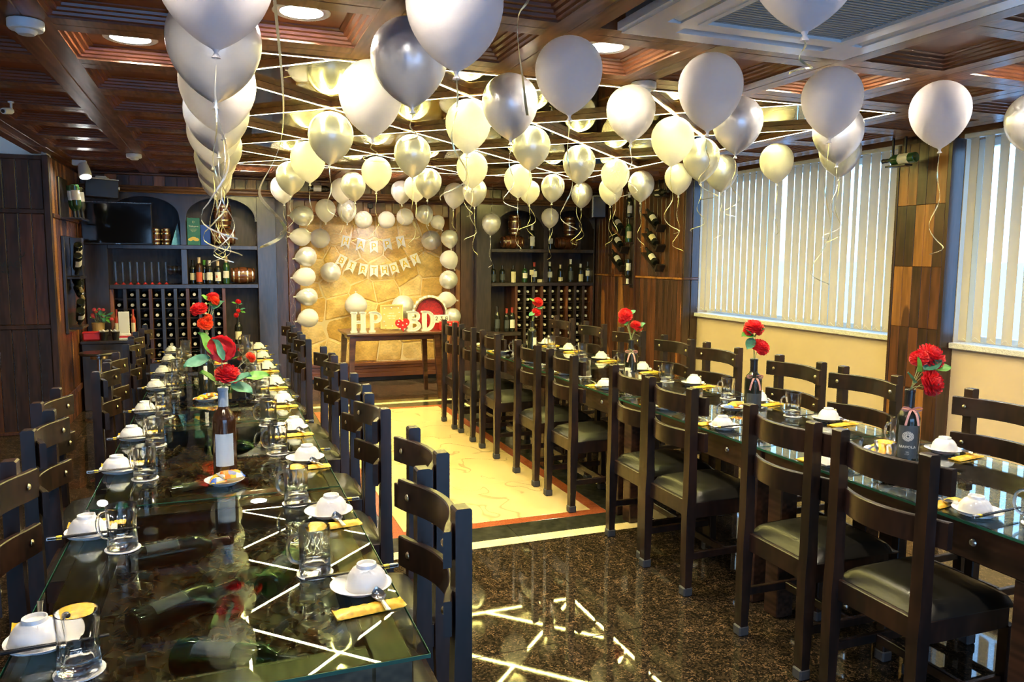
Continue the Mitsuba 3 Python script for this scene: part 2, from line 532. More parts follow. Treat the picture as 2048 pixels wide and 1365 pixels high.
def led_bar(a, b):
    a, b = np.array(a, float), np.array(b, float)
    L = np.linalg.norm(b - a)
    ang = math.degrees(math.atan2(b[1] - a[1], b[0] - a[0]))
    c = (a + b) / 2
    w = at(c[0], c[1], 0, ang)
    L = round(float(L), 4)
    k = part(lat, 'bar', cached(('ledbar', L), lambda: boxm(-L / 2, L / 2, -.019, .019, CZ + .002, CZ + .036, .002), 'm_beam_y'), w)
    sm = trimesh.Trimesh([[-L / 2, -.009, CZ], [L / 2, -.009, CZ], [L / 2, .009, CZ], [-L / 2, .009, CZ]], [[0, 2, 1], [0, 3, 2]], process=False)
    part(k, 'led_strip', mikit.ply(mv(sm, c[0], c[1], 0, rz=ang), 'm_emitbody'), label='glowing strip', emitter=EMIT_LED)


led_bar((LX0, LY0 + .02), (LX1, LY0 + .02)); led_bar((LX0, LY1 - .02), (LX1, LY1 - .02))
led_bar((LX0 + .02, LY0), (LX0 + .02, LY1)); led_bar((LX1 - .02, LY0), (LX1 - .02, LY1))
for k in range(-7, 14, 2):
    for fam in (1, -1):
        # i - j = k  or  i + j = k
        p0, p1 = (gx(k - 20 * 1), gy(-20)), (gx(k + 20), gy(20))
        if fam < 0:
            p0, p1 = (gx(k + 20), gy(-20)), (gx(k - 20), gy(20))
        seg = sg.LineString([p0, p1]).intersection(field.buffer(-.03))
        if seg.length > .3:
            led_bar(*seg.coords)
# ------------------------------------------------------------------ walls of the unseen end of the room
struct('wall_front', boxat(-4.2, 5.3, -3.3, -3.2, 0, .1, 'm_plaster', .001))
for a, b in ((-4.2, -1.6), (3.0, 5.3)):
    part('wall_front', 'pier', boxat(a, b, -3.3, -3.2,   .1, 2.8, 'm_plank_dark', .001))
part('wall_front', 'head', boxat(-1.6, 3.0, -3.3, -3.2, 2.25, 2.8, 'm_plank_dark', .001))
struct('wall_side', boxat(-4.3, -4.2, -3.2, 8.2, 0, 2.9, 'm_plaster', .001))

# ------------------------------------------------------------------ partition and wall by the television
rng = np.random.default_rng(5)
PLANKS = ['m_plank_dark', 'm_plank_mid', 'm_plank_dark', 'm_plank_dark']
pw = .101
struct('wall_left', boxat(-4.2, XL - .02, 7.90, 8.10, 0, 2.9, 'm_whitewall', .001))
n = 0
for z0, z1 in ((.02, .945), (.985, 1.96), (2.0, 2.43)):
    x = XL - .055
    while x > -3.2:
        m = PLANKS[int(rng.integers(4))] if z0 < .9 else ('m_plank_dark' if z0 > 1.5 or rng.random() < .6 else 'm_plank_mid')
        part('wall_left', 'plank', boxat(x - pw + .003, x - .003, 7.872, 7.90, z0, z1, m, .004))
        x -= pw
for z in (.965, 1.98, 2.445):
    part('wall_left', 'rail', boxat(-3.2, XL - .05, 7.86, 7.90, z - .02, z + .02, 'm_plank_dark', .004))
part('wall_left', 'rail', boxat(-3.2, XL - .05, 7.86, 7.90, 0, .03, 'm_plank_mid', .004))
part('wall_left', 'stile', boxat(XL - .055, XL, 7.855, 7.92, 0, 2.47, 'm_plank_dark', .005))
# faint carved words on the partition
for tx, h, zz, xx in (('MAC', .055, 1.49, -1.78), ('WINE', .022, 1.44, -1.76)):
    t = xz(meshkit.text_mesh(tx, h, .003, True))
    part('wall_left', 'lettering', mikit.ply(mv(t, xx, 7.871, zz), 'm_ink'))
part('wall_left', 'lettering', mikit.ply(tube(bez((-1.62, 7.87, 1.585), (-1.60, 7.87, 1.575), (-1.575, 7.87, 1.59), (-1.575, 7.87, 1.62)), .004, 6), 'm_ink'))
struct('wall_television', boxat(XL - .12, XL - .02, 8.1, 9.95, 0, 2.62, 'm_plank_dark', .001))
x = XL
y = 7.93
k = 0
while y < 9.5:
    w = .105
    m = ['m_plank_tan', 'm_plank_mid', 'm_plank_mid', 'm_plank_tan', 'm_plank_mid', 'm_plank_dark'][k % 6]
    part('wall_television', 'plank', boxat(x - .02, x, y, y + w - .004, .30, 1.93, m, .003))
    part('wall_television', 'plank', boxat(x - .02, x, y, y + w - .004, 1.97, 2.46, 'm_plank_mid' if k % 2 else 'm_plank_tan', .003))
    part('wall_television', 'plank', boxat(x - .02, x, y, y + w - .004, .0, .24, 'm_plank_mid', .003))
    y += w; k += 1
part('wall_television', 'rail', boxat(x - .02, x + .02, 7.93, 9.5, .24, .30, 'm_plank_mid', .006))
part('wall_television', 'rail', boxat(x - .02, x + .012, 7.93, 9.5, 1.93, 1.97, 'm_plank_mid', .006))

# ------------------------------------------------------------------ window wall
SZ = 1.0
struct('wall_right', boxat(XR, XR + .2, 4.0, 7.4, 0, SZ - .03, 'm_plaster', .001))
part('wall_right', 'plaster', boxat(XR, XR + .2, -3.2, 4.1, 0, SZ - .03, 'm_plaster', .001))
part('wall_right', 'plaster', boxat(XR, XR + .2, 7.30, 9.9, 0, 2.62, 'm_plaster', .001))
part('wall_right', 'plaster', boxat(XR, XR + .2, 4.08, 4.56, 0, 2.62, 'm_plaster', .001))
part('wall_right', 'head_board', boxat(XR - .06, XR + .2, -3.2, 9.5, 2.465, 2.64, 'm_beam_y', .004))
part('wall_right', 'plaster', boxat(XR, XR + .2, -3.2, .4, SZ - .03, 2.62, 'm_plaster', .001))
part('wall_right', 'sill', boxat(XR - .05, XR + .2, 4.56, 7.30, SZ - .03, SZ + .012, 'm_sill', .005))
part('wall_right', 'sill', boxat(XR - .05, XR + .2, .4, 4.08, SZ - .03, SZ + .012, 'm_sill', .005))
# panelled length between the cabinets and the first window
part('wall_right', 'plaster', boxat(XP + .03, XR, 7.33, 9.9, 0, 2.62, 'm_plank_dark', .001))
for (ya, yb, zr) in ((7.33, 8.33, 1.385), (8.42, 9.43, 1.39)):
    nn = int(round((yb - ya) / .088)); w = (yb - ya) / nn
    for q in range(nn):
        for z0, z1 in ((.03, zr - .012), (zr + .012, 2.47)):
            r = rng.random()
            m = 'm_plank_dark' if r < .45 else 'm_plank_mid' if r < .93 or z0 > 1 else 'm_plank_tan'
            part('wall_right', 'plank', boxat(XP, XP + .03, ya + q * w + .003, ya + (q + 1) * w - .003, z0, z1, m, .004))
    part('wall_right', 'rail', boxat(XP - .012, XP + .03, ya, yb, zr - .012, zr + .012, 'm_plank_tan', .004))
part('wall_right', 'post', boxat(XP - .03, XP + .03, 8.33, 8.42, 0, 2.47, 'm_plank_mid', .004))
for q in range(2):
    for z0, z1 in ((0.02, 1.375), (1.40, 2.47)):
        part('wall_right', 'plank', boxat(XP + .1 * q + .003, XP + .1 * q + .097, 7.30, 7.33, z0, z1, 'm_plank_dark', .004))
part('wall_right', 'rail', boxat(XP, XR - .002, 7.29, 7.33, 1.375, 1.40, 'm_plank_mid', .004))
# pillar of mixed planks between the windows
PX = 4.88
struct('pillar', boxat(PX + .02, XR + .1, 4.10, 4.54, 0, 2.62, 'm_plank_dark', .001))
rs = np.random.default_rng(11)
z = 2.47
while z > .05:
    z0 = max(0.0, z - .456)
    for q in range(5):
        y0 = 4.12 + q * .083
        r = rs.random()
        m = 'm_plank_tan' if r < .36 else 'm_plank_mid' if r < .55 else 'm_plank_dark'
        part('pillar', 'plank', boxat(PX, PX + .02, y0 + .001, y0 + .082, z0 + .001, z - .001, m, .0015))
    z = z0
part('pillar', 'edge_board', boxat(PX - .004, XR + .02, 4.085, 4.118, 0, 2.47, 'm_plank_dark', .003))
part('pillar', 'edge_board', boxat(PX - .004, XR + .02, 4.536, 4.56, 0, 2.47, 'm_plank_dark', .003))


def window(y0, y1, nsash):
    w = struct('window', label='window with a pale frame behind vertical blinds')
    X = XR + .12
    for a, b, c, d in ((y0, y0 + .05, SZ, 2.47), (y1 - .05, y1, SZ, 2.47), (y0, y1, SZ, SZ + .06), (y0, y1, 2.41, 2.47)):
        part(w, 'frame', boxat(X, X + .06, a, b, c, d, 'm_plastic_white', .004))
    for q in range(1, nsash):
        yy = y0 + (y1 - y0) * q / nsash
        part(w, 'frame', boxat(X, X + .06, yy - .03, yy + .03, SZ, 2.45, 'm_plastic_white', .004))
    for q in range(nsash):
        a, b = y0 + (y1 - y0) * q / nsash, y0 + (y1 - y0) * (q + 1) / nsash
        m = trimesh.Trimesh([[X + .03, a, SZ + .03], [X + .03, b, SZ + .03], [X + .03, b, 2.44], [X + .03, a, 2.44]], [[0, 1, 2], [0, 2, 3]], process=False)
        part(w, 'pane', mikit.ply(m, 'm_pane'))
    return w


COUNT['window'] = 1
window(4.56, 7.30, 3)
window(.4, 4.08, 4)


def slat_mesh(h, w=.1):
    s = np.linspace(-1, 1, 7)
    zz = np.linspace(0, 1, 5)
    v = [[.006 * (1 - q * q), q * w / 2, -h * t] for t in zz for q in s]
    f = []
    for r in range(4):
        for c in range(6):
            A = r * 7 + c
            f += [[A, A + 1, A + 8], [A, A + 8, A + 7]]
    return trimesh.Trimesh(np.array(v), np.array(f), process=False)


def blind(label, y0, y1, angs, pitch, zb, zt=2.455, X=4.955):
    b = thing('vertical_blind', label, 'blind')
    part(b, 'head_rail', boxat(X - .02, X + .02, y0 - .02, y1 + .02, zt, zt + .035, 'm_plastic_white', .004))
    sh = cached(('slat', round(zt - zb, 3)), lambda: slat_mesh(zt - zb), 'm_blind', True)
    y = y0 + pitch / 2
    k = 0
    while y < y1 - pitch * .3:
        part(b, 'slat', sh, at(X, y, zt, angs[k % len(angs)]))
        y += pitch; k += 1
    ch = [[X - .02, y0 + .02, zb + .02]]
    pts = []
    nseg = int((y1 - y0) / pitch)
    for q in range(nseg):
        for s in np.linspace(0, 1, 7)[:-1]:
            pts.append([X - .012, y0 + pitch * (q + .5 + s), zb + .035 - .03 * math.sin(PI * s)])
    part(b, 'bead_chain', mikit.ply(tube(pts, .0015, 4), 'm_plastic_white'))


rb = np.random.default_rng(3)
blind('vertical slat blind nearly closed over the window beside the panelled wall, gap at its middle', 4.60, 5.88, [-6, -8, -5, -7, -26, -11, -5, -7, -4, -6, -8, -5, -6], .098, 1.035)
blind('vertical slat blind nearly closed, at the panelled-wall end of the first window', 5.93, 7.27, list(-6 + rb.uniform(-2.5, 2, 20)), .098, 1.05)
blind('vertical slat blind turned half open over the window past the wooden pillar', .45, 4.03, list(-19 + rb.uniform(-5, 5, 40)), .112, 1.035)

# ------------------------------------------------------------------ tables
HT = 0.76
TW = 0.84


def shavings_mesh(x0, x1, y0, y1, z, n, rs):
    v, f = [], []
    for k in range(n):
        c = np.array([rs.uniform(x0, x1), rs.uniform(y0, y1), z + rs.uniform(0, .012)])
        a = rs.uniform(0, 2 * PI); L = rs.uniform(.008, .022); w = L * rs.uniform(.25, .6)
        d = np.array([math.cos(a), math.sin(a), rs.uniform(-.5, .5)]); e = np.array([-math.sin(a), math.cos(a), rs.uniform(-.6, .6)])
        o = len(v)
        lift = np.array([0, 0, rs.uniform(.001, .006)])
        v += [c - d * L - e * w, c + d * L - e * w * .6, c + d * L + e * w * .6, c - d * L + e * w, c + lift]
        f += [[o, o + 1, o + 4], [o + 1, o + 2, o + 4], [o + 2, o + 3, o + 4], [o + 3, o, o + 4]]
    return trimesh.Trimesh(np.array(v), np.array(f), process=False)


BOTTLE_P = [(0, .004), (.012, .002), (.03, 0), (.0365, .004), (.0375, .012), (.0375, .185), (.036, .2), (.03, .215), (.02, .228), (.0155, .24), (.0145, .29), (.0165, .292), (.0165, .300), (.012, .3015), (0, .3015)]


def bottle_ply(kind='m_bottle', p=tuple(BOTTLE_P)):
    return cached(('bottle', p), lambda: lathe(p, 24), kind, 35)


def label_mesh(r, z0, z1, a0, a1):
    n = max(8, int((a1 - a0) / 6))
    a = np.radians(np.linspace(a0, a1, n))
    v = [[r * math.cos(t), r * math.sin(t), z] for z in (z0, z1) for t in a]
    f = []
    for k in range(n - 1):
        f += [[k, k + 1, n + k + 1], [k, n + k + 1, n + k]]
    return trimesh.Trimesh(np.array(v), np.array(f), process=False)


def capsule_mesh(z0=.238, z1=.3035, r=.0172):
    return lathe([(r - .001, z0), (r - .0012, z1 - .012), (r + .0006, z1 - .011), (r + .0006, z1 - .002), (r - .003, z1), (0, z1)], 18)


def make_bottle(label, w, glass='m_bottle', lab='m_label_white', cap='m_capsule_black', group=None, lz=(.05, .14), la=110, scale=(1, 1), back=True, name='wine_bottle', lab_label=None, cat='bottle', rot=-110):
    """w: placement; the label faces local angle rot"""
    k = thing(name, label, cat, group)
    W = w.rotate([0, 0, 1], rot).scale([scale[0], scale[0], scale[1]])
    part(k, 'glass_body', bottle_ply(glass), W)
    if lab:
        part(k, 'paper_label', cached(('lab', lz, la), lambda: label_mesh(.0379, lz[0], lz[1], -la / 2, la / 2), lab, True), W, label=lab_label)
    if cap:
        part(k, 'capsule', cached(('cap',), capsule_mesh, cap, 40), W)
    return k


def table(label, x0, x1, y0, y1, legs, bolts=False, seed=0, group=None):
    k = thing('dining_table', label, 'table', group)
    g = .003
    fr = .085
    b = .035                                     # frame set in from the glass
    a0, a1, c0, c1 = x0 + b, x1 - b, y0 + .012, y1 - .012
    zt = HT - .0115
    for nm, bb in (('side_rail', (a0, a0 + fr, c0, c1)), ('side_rail', (a1 - fr, a1, c0, c1)), ('end_rail', (a0 + fr, a1 - fr, c0, c0 + fr)), ('end_rail', (a0 + fr, a1 - fr, c1 - fr, c1))):
        part(k, nm, boxat(*bb, zt - .13, zt, 'm_tablewood' if bolts else 'm_tableframe', .004))
    part(k, 'box_floor', boxat(a0 + fr, a1 - fr, c0 + fr, c1 - fr, zt - .115, zt - .085, 'm_tablewood', .002))
    for xx in (a0 + .005, a1 - .095):
        for yy in legs:
            part(k, 'leg', boxat(xx, xx + .09, yy, yy + .09, 0, zt - .13, 'm_tablewood', .005))
    rs = np.random.default_rng(seed)
    sh = shavings_mesh(a0 + fr + .02, a1 - fr - .02, c0 + fr + .02, c1 - fr - .02, zt - .083, int(900 * (y1 - y0) / 1.3), rs)
    part(k, 'wood_shavings', mikit.ply(sh, 'm_shavings'), label='brown wood shavings under the glass', kind='stuff')
    if bolts:
        for yy in np.linspace(c0 + .25, c1 - .25, 2):
            part(k, 'bolt', cached(('dome',), lambda: lathe([(.013, 0), (.012, .004), (.007, .008), (0, .009)], 14), 'm_steel', True), T().translate([a0, yy, zt - .065]).rotate([0, 1, 0], -90))
    gm = cbox_mesh(x1 - x0 - .004, y1 - y0 - g * 2 - .002, .0095, .0015); gm.apply_translation([(x0 + x1) / 2, (y0 + y1) / 2, HT - .0055])
    part(k, 'glass_top', mikit.ply(gm, 'm_tableglass'), label='clear glass top')
    o = sg.box(x0, y0 + g, x1, y1 - g); i_ = o.buffer(-.0012, join_style=2)
    em = extrude(o.difference(i_), .009); em.apply_translation([0, 0, HT - .0103])
    part(k, 'glass_edge', mikit.ply(em, 'm_glassedge'), label='polished green glass edge')
    return k


TLX0, TLX1 = -.435, .40
TRX0, TRX1 = 2.25, 3.09
TLY = [1.52, 2.815, 4.125, 5.44, 6.84, 7.55]
TRY = [.17, 1.48, 2.79, 4.10, 5.42, 7.06]
TLL = [(1.55, 2.70), (2.85, 4.01), (4.16, 5.33), (5.47, 6.745), (6.865, 7.43)]
TRL = [(.22, 1.37), (1.51, 2.66), (2.83, 3.985), (4.14, 5.31), (5.455, 6.70)]
for q in range(5):
    table(f'dark wooden glass-topped table over wood shavings, {ORD[q]} from the front in the television-side row', TLX0, TLX1, TLY[q], TLY[q + 1], TLL[q], seed=q, group='tables of the television-side row')
for q in range(5):
    table(f'dark wooden glass-topped table over wood shavings, {ORD[q]} from the front in the window-side row', TRX0, TRX1, TRY[q], TRY[q + 1], TRL[q], True, seed=20 + q, group='tables of the window-side row')

# bottles, corks and torn labels lying inside the nearest display tables
ZB = HT - .0115 - .085


def lying(label, x, y, ang, glass, lab, cap='m_capsule_black'):
    w = T().translate([x, y, ZB + .0385]).rotate([0, 0, 1], ang).rotate([0, 1, 0], 90).translate([0, 0, -.15])
    make_bottle(label, w, glass, lab, cap, 'bottles lying inside the display tables', rot=180)


lying('green pale-labelled bottle lying inside the first television-side table, near its front edge', .02, 1.74, -25, 'm_bottle_green', 'm_label_white')
lying('dark cream-labelled bottle lying inside the first television-side table, at its middle', -.10, 2.08, 35, 'm_bottle', 'm_label_cream')
lying('green wine bottle lying under the glass of the first television-side table, aisle side', .16, 2.25, 65, 'm_bottle_green', 'm_label_white', 'm_capsule_red')
lying('dark bottle with torn pale label inside the first television-side table, beneath the standing bottle', -.13, 2.48, 15, 'm_bottle', 'm_label_white', 'm_capsule_red')
lying('dark bottle with cream label inside the second television-side table, near its front joint', -.06, 3.12, 20, 'm_bottle', 'm_label_cream', 'm_capsule_red')
lying('green bottle lying inside the second television-side table, towards its far joint', .06, 3.75, -30, 'm_bottle_green', 'm_label_white')
lying('dark bottle lying inside the third television-side table', -.05, 4.75, 25, 'm_bottle', 'm_label_cream')
lying('green bottle with pale label lying inside the second window-side table', 2.66, 2.2, 30, 'm_bottle_green', 'm_label_white')
lying('dark bottle with cream label lying inside the third window-side table', 2.68, 3.2, -20, 'm_bottle', 'm_label_cream')
lying('dark bottle lying inside the fourth window-side table', 2.66, 4.3, 20, 'm_bottle', 'm_label_white')
rk = np.random.default_rng(8)
corkp = cached(('cork',), lambda: tube([(-.021, 0, 0), (-.019, 0, 0), (.019, 0, 0), (.021, 0, 0)], [.010, .0115, .0115, .010], 12), 'm_cork')
for q, (x, y) in enumerate(((.12, 1.9), (-.2, 1.85), (-.05, 2.3), (-.22, 2.35), (.2, 2.05), (-.18, 3.3), (.12, 3.25), (.1, 3.5))):
    solo('bottle_cork', corkp, ('pale wine cork under the glass of the first television-side table, ' if y < 2.8 else 'pale wine cork under the glass of the second television-side table, ') + ('aisle edge of the shavings', 'wall edge near the front', 'centre of the table', 'wall edge at the middle', 'aisle edge at the middle', 'wall edge', 'aisle edge, nearer the joint', 'aisle edge, further on')[q], 'cork', 'corks under the table glass', at(x, y, ZB + .022, float(rk.uniform(0, 180))))

# ------------------------------------------------------------------ chairs
RA = .185


def rail_mesh(h):
    n = 17
    s = np.linspace(-.235, .235, n)
    xo = -.030 + .052 * (s / RA) ** 2
    xo = np.minimum(xo, .022 + .34 * (np.abs(s) - RA).clip(0))
    t = .021
    b = .003
    v = []
    for a, c in zip(s, xo):
        v += [[c, a, 0], [c + t, a, 0], [c + t, a, h - b], [c + t - b, a, h], [c + b, a, h], [c, a, h - b]]
    f = []
    m = 6
    for i in range(n - 1):
        for k in range(m):
            A, B, C, D = i * m + k, i * m + (k + 1) % m, (i + 1) * m + (k + 1) % m, (i + 1) * m + k
            f += [[A, C, B], [A, D, C]]
    for e, fl in ((0, 1), ((n - 1) * m, -1)):
        for k in range(1, m - 1):
            f.append([e, e + k, e + k + 1] if fl > 0 else [e, e + k + 1, e + k])
    tm = trimesh.Trimesh(np.array(v), np.array(f), process=False)
    tm.fix_normals()
    return tm


def post_mesh():
    pr = [(-.022, 0), (.012, 0), (.026, .36), (.026, .50), (.021, .72), (.021, .995), (.016, 1.0), (-.016, 1.0), (-.021, .995), (-.021, .5), (-.026, .40)]
    m = extrude(pr, .044)
    v = m.vertices
    m.vertices = np.stack([v[:, 0], v[:, 2] - .022, v[:, 1]], 1)
    m.fix_normals()
    return m


def cushion_mesh():
    n = 15
    g = np.linspace(-1, 1, n)
    v, idx = [], {}
    for i, a in enumerate(g):
        for j, b in enumerate(g):
            e = (1 - abs(a) ** 4) * (1 - abs(b) ** 4)
            hx = .205 - .012 * (abs(b) ** 2) * .3
            v.append([.225 + a * .205, b * (.20 + .008 * a), .457 + .048 * max(e, 0) ** .42])
    f = []
    for i in range(n - 1):
        for j in range(n - 1):
            A, B, C, D = i * n + j, i * n + j + 1, (i + 1) * n + j + 1, (i + 1) * n + j
            f += [[A, C, B], [A, D, C]]
    o = len(v)
    v += [[x, y, .452] for x, y, _ in v[:]]
    for i in range(n - 1):
        for (A, B) in ((i, i + 1), ((n - 1) * n + i, (n - 1) * n + i + 1), (i * n, (i + 1) * n), (i * n + n - 1, (i + 1) * n + n - 1)):
            f += [[A, B, B + o], [A, B + o, A + o]]
    m = trimesh.Trimesh(np.array(v), np.array(f), process=False)
    m.fix_normals()
    return m


C_POST = mikit.ply(post_mesh(), 'm_chair')
C_RAIL = mikit.ply(rail_mesh(.088), 'm_chair', 40)
C_CUSH = mikit.ply(cushion_mesh(), 'm_leather', True)
C_FLEG = box(.042, .042, .38, 'm_chair', .004)
C_SIDE = box(.37, .022, .078, 'm_chair', .003)
C_CROSS = box(.022, .34, .078, 'm_chair', .003)
C_STR = box(.36, .02, .035, 'm_chair', .003)
C_STRX = box(.02, .35, .035, 'm_chair', .003)
C_FOOT = box(.05, .05, .045, 'm_rubber', .006)
C_BOLT = mikit.ply(lathe([(.0105, 0), (.010, .003), (.006, .0065), (0, .0075)], 12), 'm_brass', True)


def chair(x, y, rz, label, group, lean=0.0):
    k = thing('dining_chair', label, 'chair', group)
    W = at(x, y, 0, rz)
    for s in (-1, 1):
        part(k, 'back_post', C_POST, W.translate([0, s * RA, .004]))
    for z in (.875, .705):
        r = part(k, 'back_rail', C_RAIL, W.translate([0, 0, z]))
        for s in (-1, 1):
            part(r, 'bolt', C_BOLT, W.translate([.0435, s * RA, z + .044]).rotate([0, 1, 0], 90), label='brass bolt')
    part(k, 'seat', C_CUSH, W, label='black leather seat cushion')
    for s in (-1, 1):
        part(k, 'seat_frame', C_SIDE, W.translate([.21, s * .185, .415]))
    part(k, 'seat_frame', C_CROSS, W.translate([.015, 0, .415]))
    part(k, 'seat_frame', C_CROSS, W.translate([.405, 0, .415]))
    for s in (-1, 1):
        part(k, 'front_leg', C_FLEG, W.translate([.405, s * .185, .194]))
        part(k, 'stretcher', C_STR, W.translate([.20, s * .185, .19]))
    part(k, 'stretcher', C_STRX, W.translate([.22, 0, .19]))
    for dx in (-.004, .405):
        for s in (-1, 1):
            part(k, 'foot_cap', C_FOOT, W.translate([dx, s * RA, .0225]), label='grey rubber foot cap')


rc = np.random.default_rng(2)
CH_RN = [(2.055, 1.915), (2.055, 2.415), (2.05, 3.20), (2.085, 3.66), (2.055, 4.49), (2.055, 5.08), (2.05, 5.88), (2.05, 6.49), (2.04, 7.02)]
CH_RF = [(3.31, 2.40), (3.31, 3.20), (3.31, 3.74), (3.31, 4.52), (3.31, 5.09), (3.31, 5.80), (3.31, 6.49), (3.31, 7.19)]
CH_LR = [(.53, 1.915), (.63, 2.445), (.605, 3.18), (.64, 3.79), (.65, 4.57), (.65, 5.06), (.60, 5.93), (.60, 6.53), (.60, 7.17)]
CH_LL = [(-.585, 2.39), (-.625, 3.20), (-.70, 3.755), (-.60, 4.62), (-.605, 5.11), (-.595, 5.94), (-.615, 6.50), (-.60, 7.17)]
for lst, rz, side in ((CH_RN, 0, 'aisle side of the window-side table'), (CH_RF, 180, 'window side of the window-side table'), (CH_LR, 180, 'aisle side of the television-side table'), (CH_LL, 0, 'wall side of the television-side table')):
    for q, (x, y) in enumerate(lst):
        chair(x, y, rz + float(rc.uniform(-1, 1)), f'dark slat-back chair, {ORD[q]} from the front on the {side}', 'dining chairs on the ' + side)

# ------------------------------------------------------------------ place settings
PLATE = mikit.ply(lathe([(0, .004), (.030, .003), (.042, .0), (.046, .0), (.05, .005), (.066, .011), (.0765, .0175), (.0775, .019), (.0765, .0195), (.064, .0135), (.048, .0075), (.03, .006), (0, .006)], 36), 'm_ceramic', 40)
BOWL = mikit.ply(lathe([(.0, .052), (.021, .052), (.0225, .060), (.0245, .060), (.026, .0515), (.036, .046), (.046, .032), (.0525, .012), (.054, .0), (.0525, 0), (.051, .012), (.0445, .031), (.034, .044), (.02, .049), (0, .050)], 32), 'm_ceramic', 40)
COASTER = mikit.ply(lathe([(0, 0), (.047, 0), (.048, .001), (.048, .003), (.047, .0035), (0, .0035)], 28), 'm_ceramic', 40)


def mug_mesh():
    n = 32
    out = [(0, .0), (.036, .0), (.0405, .004), (.0415, .012), (.041, .02), (.0395, .045), (.0395, .08), (.041, .10), (.0415, .118), (.041, .125), (.0385, .125), (.038, .117), (.0370, .10), (.0355, .08), (.0355, .045), (.034, .03), (.02, .022), (0, .021)]
    m = lathe(out, n)
    v = m.vertices.copy()
    r = np.hypot(v[:, 0], v[:, 1]); a = np.arctan2(v[:, 1], v[:, 0])
    sel = (r > .0385) & (v[:, 2] > .01) & (v[:, 2] < .1)
    k = 1 - .07 * np.abs(np.sin(a * 5)) * sel
    v[:, 0] *= k; v[:, 1] *= k
    m.vertices = v
    return m


MUG = mikit.ply(mug_mesh(), 'm_glass', 50)
MUGH = mikit.ply(tube(bez((.0375, 0, .104), (.075, 0, .112), (.078, 0, .06), (.066, 0, .02), (.0385, 0, .030), n=14), .0052, 8), 'm_glass', True)
STICK = mikit.ply(tube([(-.12, 0, 0), (-.115, 0, 0), (.08, 0, 0), (.12, 0, 0)], [.0018, .0024, .0036, .0038], 6), 'm_black', 50)
SLEEVE = mikit.ply(cat([boxm(.083, .098, -.0055, .0055, -.0052, .0052, .001)]), 'm_yellow')
STIP = mikit.ply(boxm(.098, .123, -.005, .005, -.0048, .0048, .001), 'm_steel')


def spoon_mesh():
    v = []
    ns, nr = 18, 7
    s = np.linspace(0, 1, ns)
    for q in s:
        w = .0175 * math.sin(min(1, q / .46) * PI) ** .7 if q < .41 else .0035 + .003 * q
        w = max(w, .0052 if q > .3 else .001)
        zc = -.009 * math.sin(min(1, q / .46) * PI) if q < .46 else .004 + .014 * (q - .46)
        for c in np.linspace(-1, 1, nr):
            lift = .010 * c * c * (1 if q < .40 else .12)
            v.append([q * .125, c * w, zc + lift])
    top = np.array(v); bot = top - [0, 0, .0022]
    f = []
    N = len(top)
    for i in range(ns - 1):
        for k in range(nr - 1):
            A, B, C, D = i * nr + k, i * nr + k + 1, (i + 1) * nr + k + 1, (i + 1) * nr + k
            f += [[A, C, B], [A, D, C], [N + A, N + B, N + C], [N + A, N + C, N + D]]
    for i in range(ns - 1):
        for k in (0, nr - 1):
            A, D = i * nr + k, (i + 1) * nr + k
            f += [[A, D, N + D], [A, N + D, N + A]]
    for k in range(nr - 1):
        e = (ns - 1) * nr
        f += [[k, k + 1, N + k + 1], [k, N + k + 1, N + k], [e + k, N + e + k, N + e + k + 1], [e + k, N + e + k + 1, e + k + 1]]
    m = trimesh.Trimesh(np.vstack([top, bot]), np.array(f), process=False)
    m.fix_normals()
    return m


SPOON = mikit.ply(spoon_mesh(), 'm_steel', True)


def packet_mesh(L=.17, w=.052, h=.009):
    n, m = 19, 9
    v = []
    for i, a in enumerate(np.linspace(-1, 1, n)):
        e = 1 if abs(a) > .9 else 0
        for b in np.linspace(-1, 1, m):
            hh = h * (1 - abs(a) ** 6) ** .6 * (1 - abs(b) ** 3) ** .7
            wr = .0012 * math.sin(i * 2.3 + b * 3)
            v.append([a * L / 2, b * w / 2 * (1.0 if not e else 1.02), hh + wr * (abs(a) < .9) + .0015 + (.004 * (abs(a) - .88) / .12 if abs(a) > .88 else 0)])
    top = np.array(v); bot = top.copy(); bot[:, 2] = np.minimum(.0005, bot[:, 2]); 
    f = []
    N = len(top)
    for i in range(n - 1):
        for k in range(m - 1):
            A, B, C, D = i * m + k, i * m + k + 1, (i + 1) * m + k + 1, (i + 1) * m + k
            f += [[A, C, B], [A, D, C], [N + A, N + B, N + C], [N + A, N + C, N + D]]
    for i in range(n - 1):
        for k in (0, m - 1):
            A, D = i * m + k, (i + 1) * m + k
            f += [[A, D, N + D], [A, N + D, N + A]]
    for k in range(m - 1):
        e = (n - 1) * m
        f += [[k, k + 1, N + k + 1], [k, N + k + 1, N + k], [e + k, e + k + 1, N + e + k + 1], [e + k, N + e + k + 1, N + e + k]]
    t = trimesh.Trimesh(np.vstack([top, bot]), np.array(f), process=False)
    t.fix_normals()
    return t


PACKET = mikit.ply(packet_mesh(), 'm_gold_paper', 40)
rset = np.random.default_rng(17)


